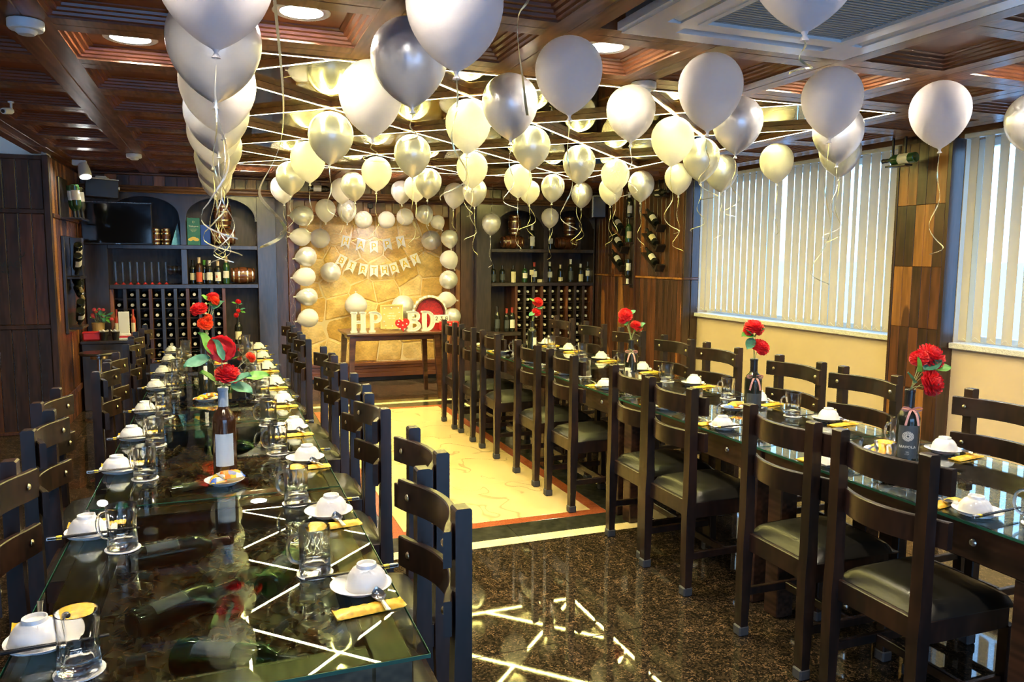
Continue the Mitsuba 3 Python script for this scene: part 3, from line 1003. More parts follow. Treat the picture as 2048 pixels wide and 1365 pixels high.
def setting(x, y, side, where, mug_turn):
    """side +1: the guest sits at +x"""
    W = at(x, y, HT, 0 if side > 0 else 180)
    j = lambda a: float(rset.uniform(-a, a))
    g = where[0]; w = where[1]
    grp = lambda s: f'{s} on the {g}'
    solo('plate', PLATE, f'small white plate under the bowl, {w}', 'plate', grp('plates'), W)
    solo('bowl', BOWL, f'white bowl standing upside down on its plate, {w}', 'bowl', grp('bowls'), W.translate([.012 + j(.005), .004, .0072]))
    cs = thing('chopsticks', f'pair of black chopsticks in a yellow sleeve, {w}', 'chopsticks', grp('chopsticks'))
    C = W.translate([-.012, .062 + j(.004), .0255]).rotate([0, 0, 1], 3 + j(2))
    part(cs, 'stick', STICK, C.translate([0, -.0027, 0])); part(cs, 'stick', STICK, C.translate([0, .0027, 0]))
    part(cs, 'sleeve', SLEEVE, C, label='yellow sleeve'); part(cs, 'metal_tip', STIP, C, label='pale tip')
    mx, my = -.095 + j(.008), .15 + j(.012)
    solo('coaster', COASTER, f'round white coaster under the mug, {w}', 'coaster', grp('coasters'), W.translate([mx, my, .0005]))
    mg = thing('glass_mug', f'clear glass beer mug, {w}', 'mug', grp('mugs'))
    Wm = W.translate([mx, my, .0045]).rotate([0, 0, 1], mug_turn + j(25))
    part(mg, 'body', MUG, Wm); part(mg, 'handle', MUGH, Wm)
    solo('wet_wipe_packet', PACKET, f'golden wet-wipe packet lying by the plate, {w}', 'packet', grp('packets'), W.translate([.0, -.118 + j(.006), .0006]).rotate([0, 0, 1], 6 + j(4)))
    solo('spoon', SPOON, f'steel spoon resting on the packet, {w}', 'spoon', grp('spoons'), W.translate([.022 + j(.01), -.062, .0215]).rotate([0, 0, 1], -82 + j(6)).rotate([0, 1, 0], 3.5))


YL_R = [1.89, 2.50, 3.22, 3.82, 4.56, 5.22, 5.97, 6.63, 7.28]
YL_L = [1.845, 2.55, 3.29, 3.86, 4.50, 5.28, 5.92, 6.60, 7.22]
YR_N = [1.03, 1.78, 2.42, 3.16, 3.71, 4.42, 5.08, 5.75, 6.42, 6.90]
YR_F = [1.75, 2.44, 3.14, 3.71, 4.37, 5.05, 5.72, 6.38, 6.88]
for ys, x, s, wh in ((YL_R, .315, 1, 'aisle side of the television-side table'), (YL_L, -.375, -1, 'wall side of the television-side table'), (YR_N, 2.345, -1, 'aisle side of the window-side table'), (YR_F, 2.975, 1, 'window side of the window-side table')):
    for q, y in enumerate(ys):
        tl = 'television-side table' if 'television' in wh else 'window-side table'
        sd = wh.split(' of ')[0]
        setting(x, y, s, (wh, f'{ORD[q]} from front, {sd}, {tl}'), 175 if s > 0 else -40)

# ------------------------------------------------------------------ table bottles with roses, snacks
def bloom_mesh(seed):
    """a full double bloom: ruffled petals laid over a dome, closest together at its middle"""
    rr = np.random.default_rng(seed)
    ms = [mv(trimesh.creation.icosphere(2, .019), z=.008)]
    n = 84
    for q in range(n):
        t = (q + .5) / n
        th = math.radians(8 + 108 * t ** .62)             # angle from the flower's axis
        ph = q * 2.39996 + rr.uniform(-.15, .15)
        w = .0045 + .0085 * t ** .8
        L = .010 + .008 * t
        R0 = .019 + .002 * t
        sv, N, M_ = [], 4, 5
        for i, a in enumerate(np.linspace(0, 1, N)):
            for s in np.linspace(-1, 1, M_):
                out = R0 - .003 + L * a + .0018 * math.sin(3 * s + q) * a
                tt = th - (.55 - .75 * t) * a * .9 + rr.uniform(-.03, .03) * a     # tips lean to the axis in the middle, outwards at the rim
                tt -= .10 * s * s * a
                pp = ph + s * w / max(.006, (R0 + L * a) * math.sin(max(th, .25)))
                sv.append([out * math.sin(tt) * math.cos(pp), out * math.sin(tt) * math.sin(pp), .008 + out * math.cos(tt) * .82])
        f = []
        for i in range(N - 1):
            for k in range(M_ - 1):
                A = i * M_ + k
                f += [[A, A + 1, A + M_ + 1], [A, A + M_ + 1, A + M_]]
        ms.append(trimesh.Trimesh(np.array(sv), np.array(f), process=False))
    return cat(ms)


BLOOMS = [bloom_mesh(s) for s in (1, 2, 3)]
BL_RED = [mikit.ply(b, 'm_petal', 60) for b in BLOOMS]
BL_OR = [mikit.ply(b, 'm_petal_orange', 60) for b in BLOOMS]


def leaf_mesh():
    n, m = 9, 5
    v = []
    for t in np.linspace(0, 1, n):
        w = .62 * math.sin(PI * t) ** .6 * (1 - .25 * t)
        for s in np.linspace(-1, 1, m):
            v.append([t, s * w * .66, .10 * abs(s) - .18 * t * t + .02 * math.sin(9 * t)])
    f = []
    for i in range(n - 1):
        for k in range(m - 1):
            A = i * m + k
            f += [[A, A + 1, A + m + 1], [A, A + m + 1, A + m]]
    return trimesh.Trimesh(np.array(v), np.array(f), process=False)


LEAF = mikit.ply(leaf_mesh(), 'm_leaf', True)
LEAF2 = mikit.ply(leaf_mesh(), 'm_leaf_light', True)


def aim(p, d, s, roll=0.0):
    d = np.array(d, float); d /= np.linalg.norm(d)
    z = d
    a = np.cross([0, 0, 1.0], z) if abs(z[2]) < .95 else np.array([1.0, 0, 0])
    a /= np.linalg.norm(a); b = np.cross(z, a)
    M = np.eye(4); M[:3, 0] = a * s; M[:3, 1] = b * s; M[:3, 2] = z * s; M[:3, 3] = p
    return T(M.tolist()).rotate([0, 0, 1], roll)


def rose_spray(label, base, heads, leaves, group):
    """base: bottle mouth; heads: (x,y,z,size,orange?,tilt dir); leaves: (x,y,z, dx,dy,dz, size)"""
    k = thing('rose_spray', label, 'roses', group)
    base = np.array(base, float)
    for q, (x, y, z, s, o, d) in enumerate(heads):
        h = np.array([x, y, z])
        mid = base * .5 + h * .5 + np.array([0, 0, .02]) + .012 * np.array([math.sin(q * 2.1), math.cos(q * 2.1), 0])
        st = base - [0, 0, .05] + .003 * np.array([math.sin(q * 3), math.cos(q * 3), 0])
        part(k, 'stem', mikit.ply(tube(bez(st, base, mid, h - .016 * s * np.array(d) / np.linalg.norm(d), n=10), .0017, 6), 'm_stem', True))
        part(k, 'bloom', (BL_OR if o else BL_RED)[q % 3], aim(h - np.array(d) / np.linalg.norm(d) * .014 * s, d, s * .88, 50 * q), label='orange red bloom' if o else 'red bloom')
        part(k, 'sepal', cached(('sepal',), lambda: lathe([(0, -.003), (.006, -.002), (.013, .006), (.019, .016), (.017, .0155), (.011, .008), (0, .004)], 10), 'm_leaf_light', True), aim(h - np.array(d) / np.linalg.norm(d) * .016 * s, d, s * .85))
    for q, (x, y, z, dx, dy, dz, s) in enumerate(leaves):
        d = np.array([dx, dy, dz], float); d /= np.linalg.norm(d)
        u = np.cross([0.15, -.5, 1.0], d); u /= np.linalg.norm(u); w = np.cross(d, u)
        M = np.eye(4); M[:3, 0] = d * s; M[:3, 1] = u * s; M[:3, 2] = w * s; M[:3, 3] = [x, y, z]
        part(k, 'leaf', LEAF if q % 3 else LEAF2, T(M.tolist()))
        a = np.array([x, y, z])
        part(k, 'leaf_stalk', mikit.ply(tube(bez(base, base * .5 + a * .5 + [0, 0, .015], a, n=7), .0012, 5), 'm_stem', True))


BG = 'bottles standing on the tables'
RG = 'rose sprays in the table bottles'
C_ = [0, -1, .35]
bt = thing


def standing(label, x, y, h, cap, lab, rot, dia=.088, **kw):
    return make_bottle(label, T().translate([x, y, HT + .0002]), kw.pop('glass', 'm_bottle'), lab, cap, BG, scale=(dia / .075, h / .3035), rot=rot, **kw)


standing('dark wine bottle with pale blue label behind the nearest snack plate on the television-side table', .005, 3.10, .345, 'm_label_blue', 'm_label_blue', -92, lz=(.04, .15), la=95, dia=.086, glass='m_bottle_brown')
rose_spray('red roses with teal leaves in the blue-labelled bottle on the television-side table', (.005, 3.10, HT + .345),
           [(.01, 3.05, 1.262, 1.75, 0, (.3, .9, .15)), (.025, 3.04, 1.175, 1.6, 0, (.15, -.35, 1)), (.113, 3.08, 1.222, .75, 1, (.7, -.2, .6))],
           [(-.03, 3.05, 1.235, -.3, -.3, .9, .10), (-.035, 3.05, 1.22, -1, -.2, -.15, .095), (.005, 3.0, 1.22, -.2, -.4, 1, .09), (-.02, 3.06, 1.13, -.45, -.5, .55, .085), (.03, 3.03, 1.13, .75, -.55, .45, .095), (.035, 3.03, 1.12, .7, -.5, -.15, .09), (.09, 3.06, 1.14, .9, -.2, .2, .085)], RG)
standing('black wine bottle with gold crest label on the television-side table', -.083, 5.0, .315, 'm_capsule_black', 'm_label_white', -95, lz=(.095, .175), la=26, dia=.092)
rose_spray('four orange red roses in the black bottle with gold crest on the television-side table', (-.083, 5.0, HT + .315),
           [(-.117, 4.98, 1.298, 1.75, 0, (-.3, -.3, .9)), (-.078, 4.96, 1.21, 1.6, 1, (.1, -.5, .8)), (-.033, 5.02, 1.365, 1.4, 0, (.2, -.1, .9)), (-.019, 5.0, 1.345, 1.3, 1, (.5, -.2, .7)), (-.055, 4.95, 1.235, .9, 1, (.5, -.6, .3))],
           [(-.05, 5.0, 1.33, -.7, -.2, .7, .06), (-.03, 5.0, 1.28, .6, -.2, .6, .08), (-.075, 4.97, 1.24, -.1, -.6, .3, .05), (-.02, 5.0, 1.30, -.6, -.2, .3, .05)], RG)
k = standing('tall black wine bottle with grey sun label and pink bow on the window-side table', 2.60, 2.30, .325, 'm_capsule_black', 'm_label_dark', -136, lz=(.045, .17), la=105, dia=.088)
WB = T().translate([2.60, 2.30, HT]).rotate([0, 0, 1], -136).scale([.088 / .075, .088 / .075, .325 / .3035])


def wrap_mesh(poly_mesh, r, z0):
    """flat xy artwork -> wrapped round a bottle at radius r, centred on local angle 0"""
    m = poly_mesh.copy()
    m = m.subdivide_to_size(.006) if hasattr(m, 'subdivide_to_size') else m
    v = m.vertices
    rr = r + v[:, 2]
    m.vertices = np.stack([rr * np.cos(v[:, 0] / r), rr * np.sin(v[:, 0] / r), v[:, 1] + z0], 1)
    return m


def centred(t, h, d=.0004, bold=True):
    m = meshkit.text_mesh(t, h, d, bold)
    m.apply_translation([-(m.bounds[0][0] + m.bounds[1][0]) / 2, 0, 0])
    return m


part(k, 'label_print', mikit.ply(wrap_mesh(centred('MAPOLA', .0095), .0381, .085), 'm_ink_grey'), WB, label='pale name on the label')
sun = []
for r0, r1 in ((.0165, .0185), (.0115, .0145), (.004, .0085)):
    sun.append(extrude(sg.Point(0, .130).buffer(r1, 24).difference(sg.Point(0, .130).buffer(r0, 24)), .0004))
for a in range(18):
    b_ = affinity.rotate(sg.box(-.0009, .009, .0009, .0165), a * 20, origin=(0, 0))
    sun.append(extrude(affinity.translate(b_, 0, .130), .0004))
part(k, 'label_print', mikit.ply(wrap_mesh(cat(sun), .0381, 0), 'm_ink_grey'), WB, label='pale sun emblem')
part(k, 'label_print', mikit.ply(wrap_mesh(cat([centred('2019', .004), mv(centred('RED', .004), y=.008)]), .0381, .060), 'm_ink_grey'), WB)


def bow(k, x, y, z, r, s=1.0, ph=0.0):
    ms = []
    pts = [[x + r * math.cos(a), y + r * math.sin(a), z] for a in np.linspace(0, 2 * PI, 17)]
    ms.append(strip(pts, [[0, 0, 1]] * 17, .009 * s))
    c = np.array([x + r * math.cos(ph), y + r * math.sin(ph), z])
    t = np.array([-math.sin(ph), math.cos(ph), 0]); o = np.array([math.cos(ph), math.sin(ph), 0])
    for sd in (-1, 1):
        p = bez(c, c + t * sd * .03 * s + [0, 0, .022 * s], c + t * sd * .062 * s + [0, 0, .006 * s] + o * .01, c + t * sd * .03 * s - [0, 0, .012 * s] + o * .008, c, n=12)
        ms.append(strip(p, np.tile(o * .5 + [0, 0, .8], (12, 1)), .009 * s))
        q = bez(c, c + t * sd * .012 * s + o * .02, c + t * sd * .02 * s - [0, 0, .03 * s] + o * .018, c + t * sd * .025 * s - [0, 0, .062 * s] + o * .015, n=8)
        ms.append(strip(q, np.tile(t, (8, 1)), .009 * s))
    part(k, 'bow', mikit.ply(cat(ms), 'm_pink_ribbon'), label='pink ribbon bow')


bow(k, 2.60, 2.30, HT + .245, .024, 1.0, math.radians(-118))
rose_spray('three red roses in the sun-label bottle on the window-side table', (2.60, 2.30, HT + .325),
           [(2.682, 2.27, 1.232, 1.95, 0, (.25, -.6, .75)), (2.60, 2.27, 1.224, 1.25, 0, (-.5, -.3, .8)), (2.643, 2.22, 1.124, 1.8, 0, (.3, -.9, .3))],
           [(2.595, 2.27, 1.16, -.2, -.3, .8, .07), (2.58, 2.27, 1.115, -.5, -.2, .6, .07), (2.62, 2.26, 1.165, .6, -.3, .5, .08), (2.66, 2.26, 1.165, 1, -.3, .25, .085), (2.61, 2.25, 1.10, .3, -.6, .3, .06), (2.635, 2.26, 1.15, .8, -.4, -.2, .07)], RG)
k = standing('black wine bottle with pink bow on the window-side table, in front of the beige wall', 2.68, 3.375, .312, 'm_capsule_black', 'm_label_dark', -115, lz=(.05, .125), la=110, dia=.09)
bow(k, 2.68, 3.375, HT + .215, .030, 1.1, math.radians(-115))
rose_spray('two red roses with a leaf cluster above the second window-side bottle, before the beige wall', (2.68, 3.375, HT + .312),
           [(2.656, 3.35, 1.258, 1.85, 0, (.1, -.3, .9)), (2.622, 3.36, 1.236, 1.1, 0, (-.5, -.2, .7)), (2.690, 3.33, 1.152, 1.75, 0, (.2, -.5, .8))],
           [(2.65, 3.36, 1.20, -.9, -.2, .1, .08), (2.65, 3.36, 1.195, -.6, -.3, .5, .07), (2.655, 3.36, 1.18, -.6, -.3, -.5, .075), (2.66, 3.35, 1.19, .2, -.4, .6, .07)], RG)
k = standing('dark bottle with pink bow and white tag on the window-side table, near the panelled wall', 2.665, 4.67, .285, 'm_capsule_black', 'm_label_white', -150, lz=(.02, .10), la=60, dia=.088)
bow(k, 2.665, 4.67, HT + .20, .028, 1.1, math.radians(-115))
rose_spray('three red roses above the third window-side bottle, seen against the brown planks', (2.665, 4.67, HT + .285),
           [(2.611, 4.65, 1.232, 1.75, 0, (0, -.6, .7)), (2.585, 4.66, 1.193, 1.1, 0, (-.5, -.3, .5)), (2.70, 4.65, 1.151, 1.6, 0, (.3, -.4, .8))],
           [(2.62, 4.66, 1.19, -.3, -.2, -.6, .05), (2.63, 4.66, 1.22, .6, -.2, .4, .06), (2.69, 4.65, 1.13, .6, -.3, .4, .07), (2.68, 4.65, 1.10, .5, -.3, .5, .07)], RG)
standing('dark wine bottle with white label at the far end of the window-side table', 2.715, 6.60, .262, 'm_capsule_black', 'm_label_white', -70, lz=(.04, .13), la=60, dia=.085)
rose_spray('two red roses above the bottle at the far end of the window-side table', (2.715, 6.60, HT + .262),
           [(2.767, 6.58, 1.209, 1.7, 0, (0, -.6, .7)), (2.753, 6.58, 1.116, 1.5, 0, (.1, -.6, .7))],
           [(2.73, 6.58, 1.20, -.8, -.2, .5, .07), (2.73, 6.58, 1.10, -.6, -.2, -.2, .07), (2.76, 6.58, 1.13, .8, -.2, .4, .06)], RG)

def snack(p, n, uv):
    a, b, c = voronoi(p.x * 42 + 3, p.y * 42)
    col = mix((.80, .50, .03), (.74, .22, .03), smoothstep(.55, .6, c))
    col = mix((.05, .13, .50), col, smoothstep(.17, .2, c))
    return mix((.8, .78, .72), col, smoothstep(.02, .05, dr.abs(c - .42)))


princ('m_snack', mikit.proc(snack), .3, cc=.5)
SNACK = [mikit.ply(packet_mesh(.085, .06, .016), m, 40) for m in ('m_snack', 'm_yellow', 'm_snack')]


def snack_plate(label, x, y, seed):
    solo('snack_plate', PLATE, 'small white plate under snack packets, ' + label, 'plate', 'snack plates', T().translate([x, y, HT]).scale([.92, .92, 1]))
    r = np.random.default_rng(seed)
    for q, nm in enumerate(('multicoloured', 'yellow', 'upper multicoloured')):
        a = float(r.uniform(0, 180))
        solo('snack_packet', SNACK[q], f'shiny {nm} snack packet heaped on the small plate, ' + label, 'snack packet', 'snack packets on plates',
             T().translate([x - .022 + .022 * q, y - .006 + .01 * (q % 2), HT + .013 + .009 * q]).rotate([0, 0, 1], a).rotate([1, 0, 0], 7 * (q - 1)).rotate([0, 1, 0], 5))


snack_plate('nearest on the television-side table', .0, 2.985, 1)
snack_plate('middle of the television-side table', -.085, 4.77, 2)
snack_plate('beside the second window-side bottle', 2.69, 3.55, 3)
snack_plate('far end of the television-side table', -.02, 6.3, 4)
snack_plate('beside the sun-label bottle', 2.70, 2.52, 6)
ASH = mikit.ply(lathe([(0, 0), (.04, 0), (.05, .004), (.056, .042), (.054, .044), (.050, .042), (.044, .012), (0, .010)], 24), 'm_glass', 40)
solo('glass_ashtray', ASH, 'clear round glass bowl beside the sun-label bottle on the window-side table', 'ashtray', None, T().translate([2.66, 2.66, HT + .0003]))
solo('glass_ashtray', ASH, 'clear round glass bowl on the aisle half of the window-side table, behind a chair', 'ashtray', None, T().translate([2.40, 2.17, HT + .0003]))

# ------------------------------------------------------------------ balloons
def balloon_mesh():
    pr = [(0, 0)]
    for a in np.linspace(8, 90, 10):
        pr.append((.5 * math.sin(math.radians(a)), -.5 * (1 - math.cos(math.radians(a)))))
    for s in np.linspace(.08, 1, 13):
        r = .5 * (1 - s ** 2.1) ** .80 if s < 1 else 0
        pr.append((max(r, .022), -.5 - .70 * s))
    pr.append((0, -1.202))
    return lathe(pr, 36)


B_MESH = balloon_mesh()
BAL = {'W': mikit.ply(B_MESH, 'm_balloon', True), 'S': mikit.ply(B_MESH, 'm_pearl', True)}
KNOT_M = lathe([(0, .004), (.006, .003), (.009, 0), (.0085, -.004), (.005, -.009), (.007, -.014), (.0125, -.023), (.0115, -.0235), (.004, -.016), (0, -.015)], 12)
KNOT = {'W': mikit.ply(KNOT_M, 'm_balloon', True), 'S': mikit.ply(KNOT_M, 'm_pearl', True)}
BNAME = {'W': 'white', 'S': 'pearl silver'}
rbal = np.random.default_rng(41)


def curl_ribbon(start, L, amp, turns, ph, w=.006, gold=True):
    n = 34
    t = np.linspace(0, 1, n)
    a = amp * (t ** 1.3) * np.where(t > .75, 1.15, 1)
    ang = ph + turns * 2 * PI * t ** 1.15
    x = start[0] + a * np.sin(ang) + .0 * t
    y = start[1] + a * np.cos(ang) * .8 - a[0]
    z = start[2] - L * (t - .10 * np.maximum(0, t - .8) * 5 * t)
    p = np.stack([x, y, z], 1)
    d = np.stack([np.cos(ang * .9 + 1), -np.sin(ang * .9 + 1), .15 * np.ones(n)], 1)
    return strip(p, d, w * (1 - .25 * t))


def balloon(kind, top, w, h, label, group, rib=None, tilt=None):
    k = thing('balloon', label, 'balloon', group)
    W = T().translate([float(v) for v in top])
    if tilt:
        W = W.rotate([tilt[0], tilt[1], 0], tilt[2])
    part(k, 'body', BAL[kind], W.scale([w, w, h / 1.2]))
    part(k, 'knot', KNOT[kind], W.translate([0, 0, -h + .003]))
    if rib:
        m = np.array(W.matrix, float)
        s = m @ np.array([0, 0, -h - .012, 1.0])
        L, amp, turns = rib
        part(k, 'ribbon', mikit.ply(curl_ribbon(s[:3], L, amp, turns, float(rbal.uniform(0, 6.28))), 'm_ribbon_gold' if rbal.random() < .7 else 'm_ribbon_silver'), label='curling ribbon')
    return k


# (column, row, kind, width, ribbon length)
HANG = [(0, -2, 'W', .30, .50), (0, -1, 'S', .31, .55), (0, 0, 'W', .31, .60), (0, 1, 'S', .315, .62), (0, 2, 'W', .30, .65), (0, 3, 'S', .30, .62), (0, 4, 'W', .30, .60), (0, 5, 'S', .29, .58), (0, 6, 'W', .29, .55), (0, 7, 'S', .28, .5),
        (1, -2, 'W', .285, .40), (1, -1, 'S', .285, .12), (1, 0, 'W', .285, .10), (1, 2, 'S', .275, .35), (1, 4, 'W', .265, .45), (1, 6, 'S', .27, .40), (1, 8, 'W', .26, .35),
        (2, -3, 'W', .28, .10), (2, -1, 'W', .27, .48), (2, 0, 'S', .27, .35), (2, 1, 'W', .255, .40), (2, 3, 'S', .265, .55), (2, 5, 'W', .265, .5), (2, 7, 'S', .26, .45), (2, 8, 'W', .25, .4),
        (3, -1, 'W', .275, .35), (3, 0, 'W', .25, .30), (3, 2, 'S', .26, .45), (3, 4, 'W', .26, .5), (3, 6, 'S', .26, .45), (3, 7, 'W', .25, .4), (3, 8, 'S', .24, .3),
        (4, -1, 'W', .27, .75), (4, 0, 'S', .27, .35), (4, 1, 'W', .265, .45), (4, 3, 'S', .255, .5), (4, 5, 'W', .265, .5), (4, 7, 'S', .27, .55), (4, 8, 'W', .26, .3),
        (5, -1, 'W', .28, .60), (5, 0, 'S', .28, .50), (5, 2, 'S', .265, .40), (5, 4, 'W', .255, .45), (5, 6, 'S', .25, .5), (5, 7, 'W', .24, .4),
        (6, -1, 'S', .29, .30), (6, 1, 'S', .275, .45), (6, 2, 'W', .25, .42), (6, 3, 'S', .275, .40), (6, 4, 'W', .25, .55), (6, 5, 'S', .26, .5), (6, 6, 'W', .26, .5), (6, 7, 'S', .25, .45)]
seen = {}
for i, j, kd, w, L in HANG:
    seen[i] = seen.get(i, 0) + 1
    dx, dy = float(rbal.uniform(-.012, .012)), float(rbal.uniform(-.012, .012))
    h = w * float(rbal.uniform(1.14, 1.22))
    balloon(kd, (gx(i) + dx, gy(j) + dy, CZ - .004 - .012), w, h,
            f'{BNAME[kd]} ceiling balloon, {ORD[seen[i] - 1]} from the camera in the {ORD[i]} row out from the television', 'balloons hanging from the ceiling',
            (L * float(rbal.uniform(.9, 1.1)), float(rbal.uniform(.03, .065)), float(rbal.uniform(1.2, 2.0))), (float(rbal.uniform(-1, 1)), float(rbal.uniform(-1, 1)), float(rbal.uniform(0, 7))))

ARCH = [('S', .961, 9.62, 2.088, .299, .251, 180), ('W', 1.267, 9.80, 2.165, .259, .308, -90), ('S', 1.529, 9.80, 2.166, .249, .311, -90), ('W', 1.732, 9.80, 2.067, .232, .232, None), ('W', 2.023, 9.80, 2.073, .228, .228, None), ('W', 2.262, 9.80, 2.117, .230, .230, None),
        ('S', 2.517, 9.80, 2.149, .245, .271, -70), ('W', 2.647, 9.62, 2.043, .191, .204, -60), ('W', .938, 9.62, 1.838, .270, .228, 180), ('W', 1.194, 9.80, 1.828, .222, .259, None), ('S', .997, 9.62, 1.600, .265, .253, 190), ('W', .974, 9.62, 1.360, .290, .241, 185),
        ('S', .999, 9.62, 1.118, .279, .230, 180), ('W', 1.005, 9.62, .857, .274, .243, 195), ('S', 1.314, 9.80, 1.411, .249, .249, None), ('S', 2.602, 9.80, 1.824, .234, .272, None), ('S', 2.799, 9.62, 1.836, .231, .257, -80), ('W', 2.798, 9.62, 1.568, .245, .271, -60),
        ('S', 2.784, 9.62, 1.318, .245, .258, None), ('W', 2.770, 9.62, 1.060, .259, .220, -5), ('W', 1.623, 9.80, 1.014, .278, .240, 90), ('S', 2.226, 9.80, .967, .323, .271, None), ('S', 2.837, 9.62, .844, .221, .234, None)]
ALAB = ['silver balloon at the top corner of the arch, television side, knot pointing sideways', 'white balloon on the arch top, second from the television side', 'smoky silver balloon on the arch top, above the letter H of HAPPY', 'bright white round balloon just beside the niche lamp, television side', 'white round balloon just beside the niche lamp, window side', 'pale round balloon on the arch top above the last P of HAPPY', 'silver balloon at the arch top, above the Y of HAPPY', 'small pinkish white balloon at the top corner of the arch, window side',
        'white balloon second down the television-side leg of the arch', 'white balloon inside the arch, beside the television-side leg', 'silver balloon third down the television-side leg of the arch', 'white balloon fourth down the television-side leg of the arch', 'silver balloon fifth down the television-side leg of the arch', 'white balloon lowest on the television-side leg of the arch', 'silver balloon on the stone below the start of BIRTHDAY', 'silver balloon inside the arch, beside its window-side leg', 'silver balloon second down the window-side leg of the arch', 'white balloon third down the window-side leg of the arch', 'silver balloon fourth down the window-side leg of the arch', 'white balloon fifth down the window-side leg, knot pointing to the window', 'white balloon behind the letters H P', 'silver balloon behind the framed birthday board', 'silver balloon lowest on the window-side leg, behind the calendar blocks']
for (kd, x, y, z, wpx, hpx, neck), lb in zip(ARCH, ALAB):
    if lb.find('stone') < 0 and lb.find('inside') < 0 and lb.find('behind the letters') < 0 and lb.find('framed') < 0:   # fixed to the front of the posts and frieze
        yn = 9.25 if z > 1.95 else 9.405
        s_ = yn / y
        x, y, z, wpx, hpx = x * s_, yn, 1.6 + (z - 1.6) * s_, wpx * s_ * .95, hpx * s_ * .95
    if neck is None:
        w = (wpx + hpx) / 2; h = w * 1.15
        # neck towards the wall
        k = balloon(kd, (x, y - w / 2 * 1.0, z), w, h, lb, 'balloons of the arch round the stone niche', None, (1, 0, 90))
    else:
        horiz = abs(math.sin(math.radians(neck))) < .5
        w = hpx if horiz else wpx; h = max(wpx, hpx) if not horiz else max(wpx, hpx * 1.1)
        a = math.radians(neck)
        dn = np.array([math.cos(a), 0, math.sin(a)])           # direction of the neck
        topp = np.array([x, y, z]) - dn * h / 2
        # rotate -z onto dn about y
        ang = math.degrees(math.atan2(-dn[0], -dn[2]))
        k = balloon(kd, topp, w, h, lb, 'balloons of the arch round the stone niche', None, (0, 1, ang))
    if neck is not None and (neck > 150 or neck < -50) and hpx > .2:
        p = [[x + (-wpx * .5 if neck > 150 else 0), y + .02, z - (0 if neck > 150 else hpx * .55)]]
        for q in range(1, 12):
            p.append([p[0][0] - .02 * math.sin(q * 1.1) - .003 * q, p[0][1], p[0][2] - .035 * q])
        part(k, 'ribbon', mikit.ply(strip(p, [[.3, 1, 0]] * len(p), .006), 'm_ribbon_silver'), label='curling ribbon')
for kd, tp, w, h, lb, tl in (('S', (3.159, 9.0, 2.145), .232, .275, 'pearl silver balloon floating low before the window-side shelves, near the stone niche', 12), ('W', (3.938, 9.0, 2.23), .220, .255, 'white balloon floating low before the middle of the window-side shelves', 6)):
    k = balloon(kd, tp, w, h, lb, 'low balloons before the shelves', (.42, .03, 1.5), (1, 0, tl))
    part(k, 'hanging_thread', mikit.ply(tube([(tp[0], tp[1], tp[2] - .004), (tp[0], tp[1], 2.5)], .0007, 5), 'm_ribbon_silver'))


def free_ribbon(label, pts, w, gold='m_ribbon_gold'):
    p = np.array(pts)
    n = 60
    s = np.linspace(0, len(p) - 1, n)
    from scipy.interpolate import CubicSpline
    q = CubicSpline(np.arange(len(p)), p)(s)
    d = np.stack([np.cos(s * .35), np.sin(s * .35) * .9, .1 * np.ones(n)], 1)
    solo('ribbon', mikit.ply(strip(q, d, w), gold), label, 'ribbon', 'long ribbons hanging from the ceiling')


free_ribbon('long gold ribbon hanging from the ceiling before the light lattice, ending in a wide curl',
            [(.199, 2.62, 2.498), (.197, 2.66, 2.425), (.21, 2.68, 2.27), (.22, 2.7, 2.104), (.206, 2.71, 1.967), (.161, 2.72, 1.869), (.137, 2.70, 1.808), (.161, 2.67, 1.762), (.2, 2.68, 1.72), (.217, 2.72, 1.693), (.207, 2.74, 1.669), (.174, 2.72, 1.647), (.133, 2.69, 1.63)], .011)
free_ribbon('short gold ribbon hanging from the ceiling beside the large pearl balloon', [(.992, 2.45, 2.498), (.986, 2.45, 2.45), (.961, 2.44, 2.416), (.947, 2.45, 2.381), (.953, 2.46, 2.302), (.963, 2.45, 2.211), (.971, 2.44, 2.126), (.984, 2.45, 2.075)], .009)

# ------------------------------------------------------------------ ceiling fittings
LAMP_G = 'recessed ceiling lamps'
RINGM = mikit.ply(lathe([(.082, .0), (.105, -.006), (.112, -.002), (.112, 0), (.1, .004), (.082, .004)], 32), 'm_white', True)


def lamp(label, x, y):
    k = thing('ceiling_lamp', label, 'ceiling light', LAMP_G)
    part(k, 'trim_ring', RINGM, T().translate([x, y, CZ + .056]), label='pale trim ring')
    a = np.arange(24) * 2 * PI / 24
    v = np.vstack([[[0, 0, 0]], np.stack([.083 * np.cos(a), .083 * np.sin(a), 0 * a], 1)])
    f = [[0, 1 + (q + 1) % 24, 1 + q] for q in range(24)]
    part(k, 'diffuser', mikit.ply(mv(trimesh.Trimesh(v, f, process=False), x, y, CZ + .053), 'm_emitbody'), label='glowing diffuser', emitter=EMIT_LAMP)


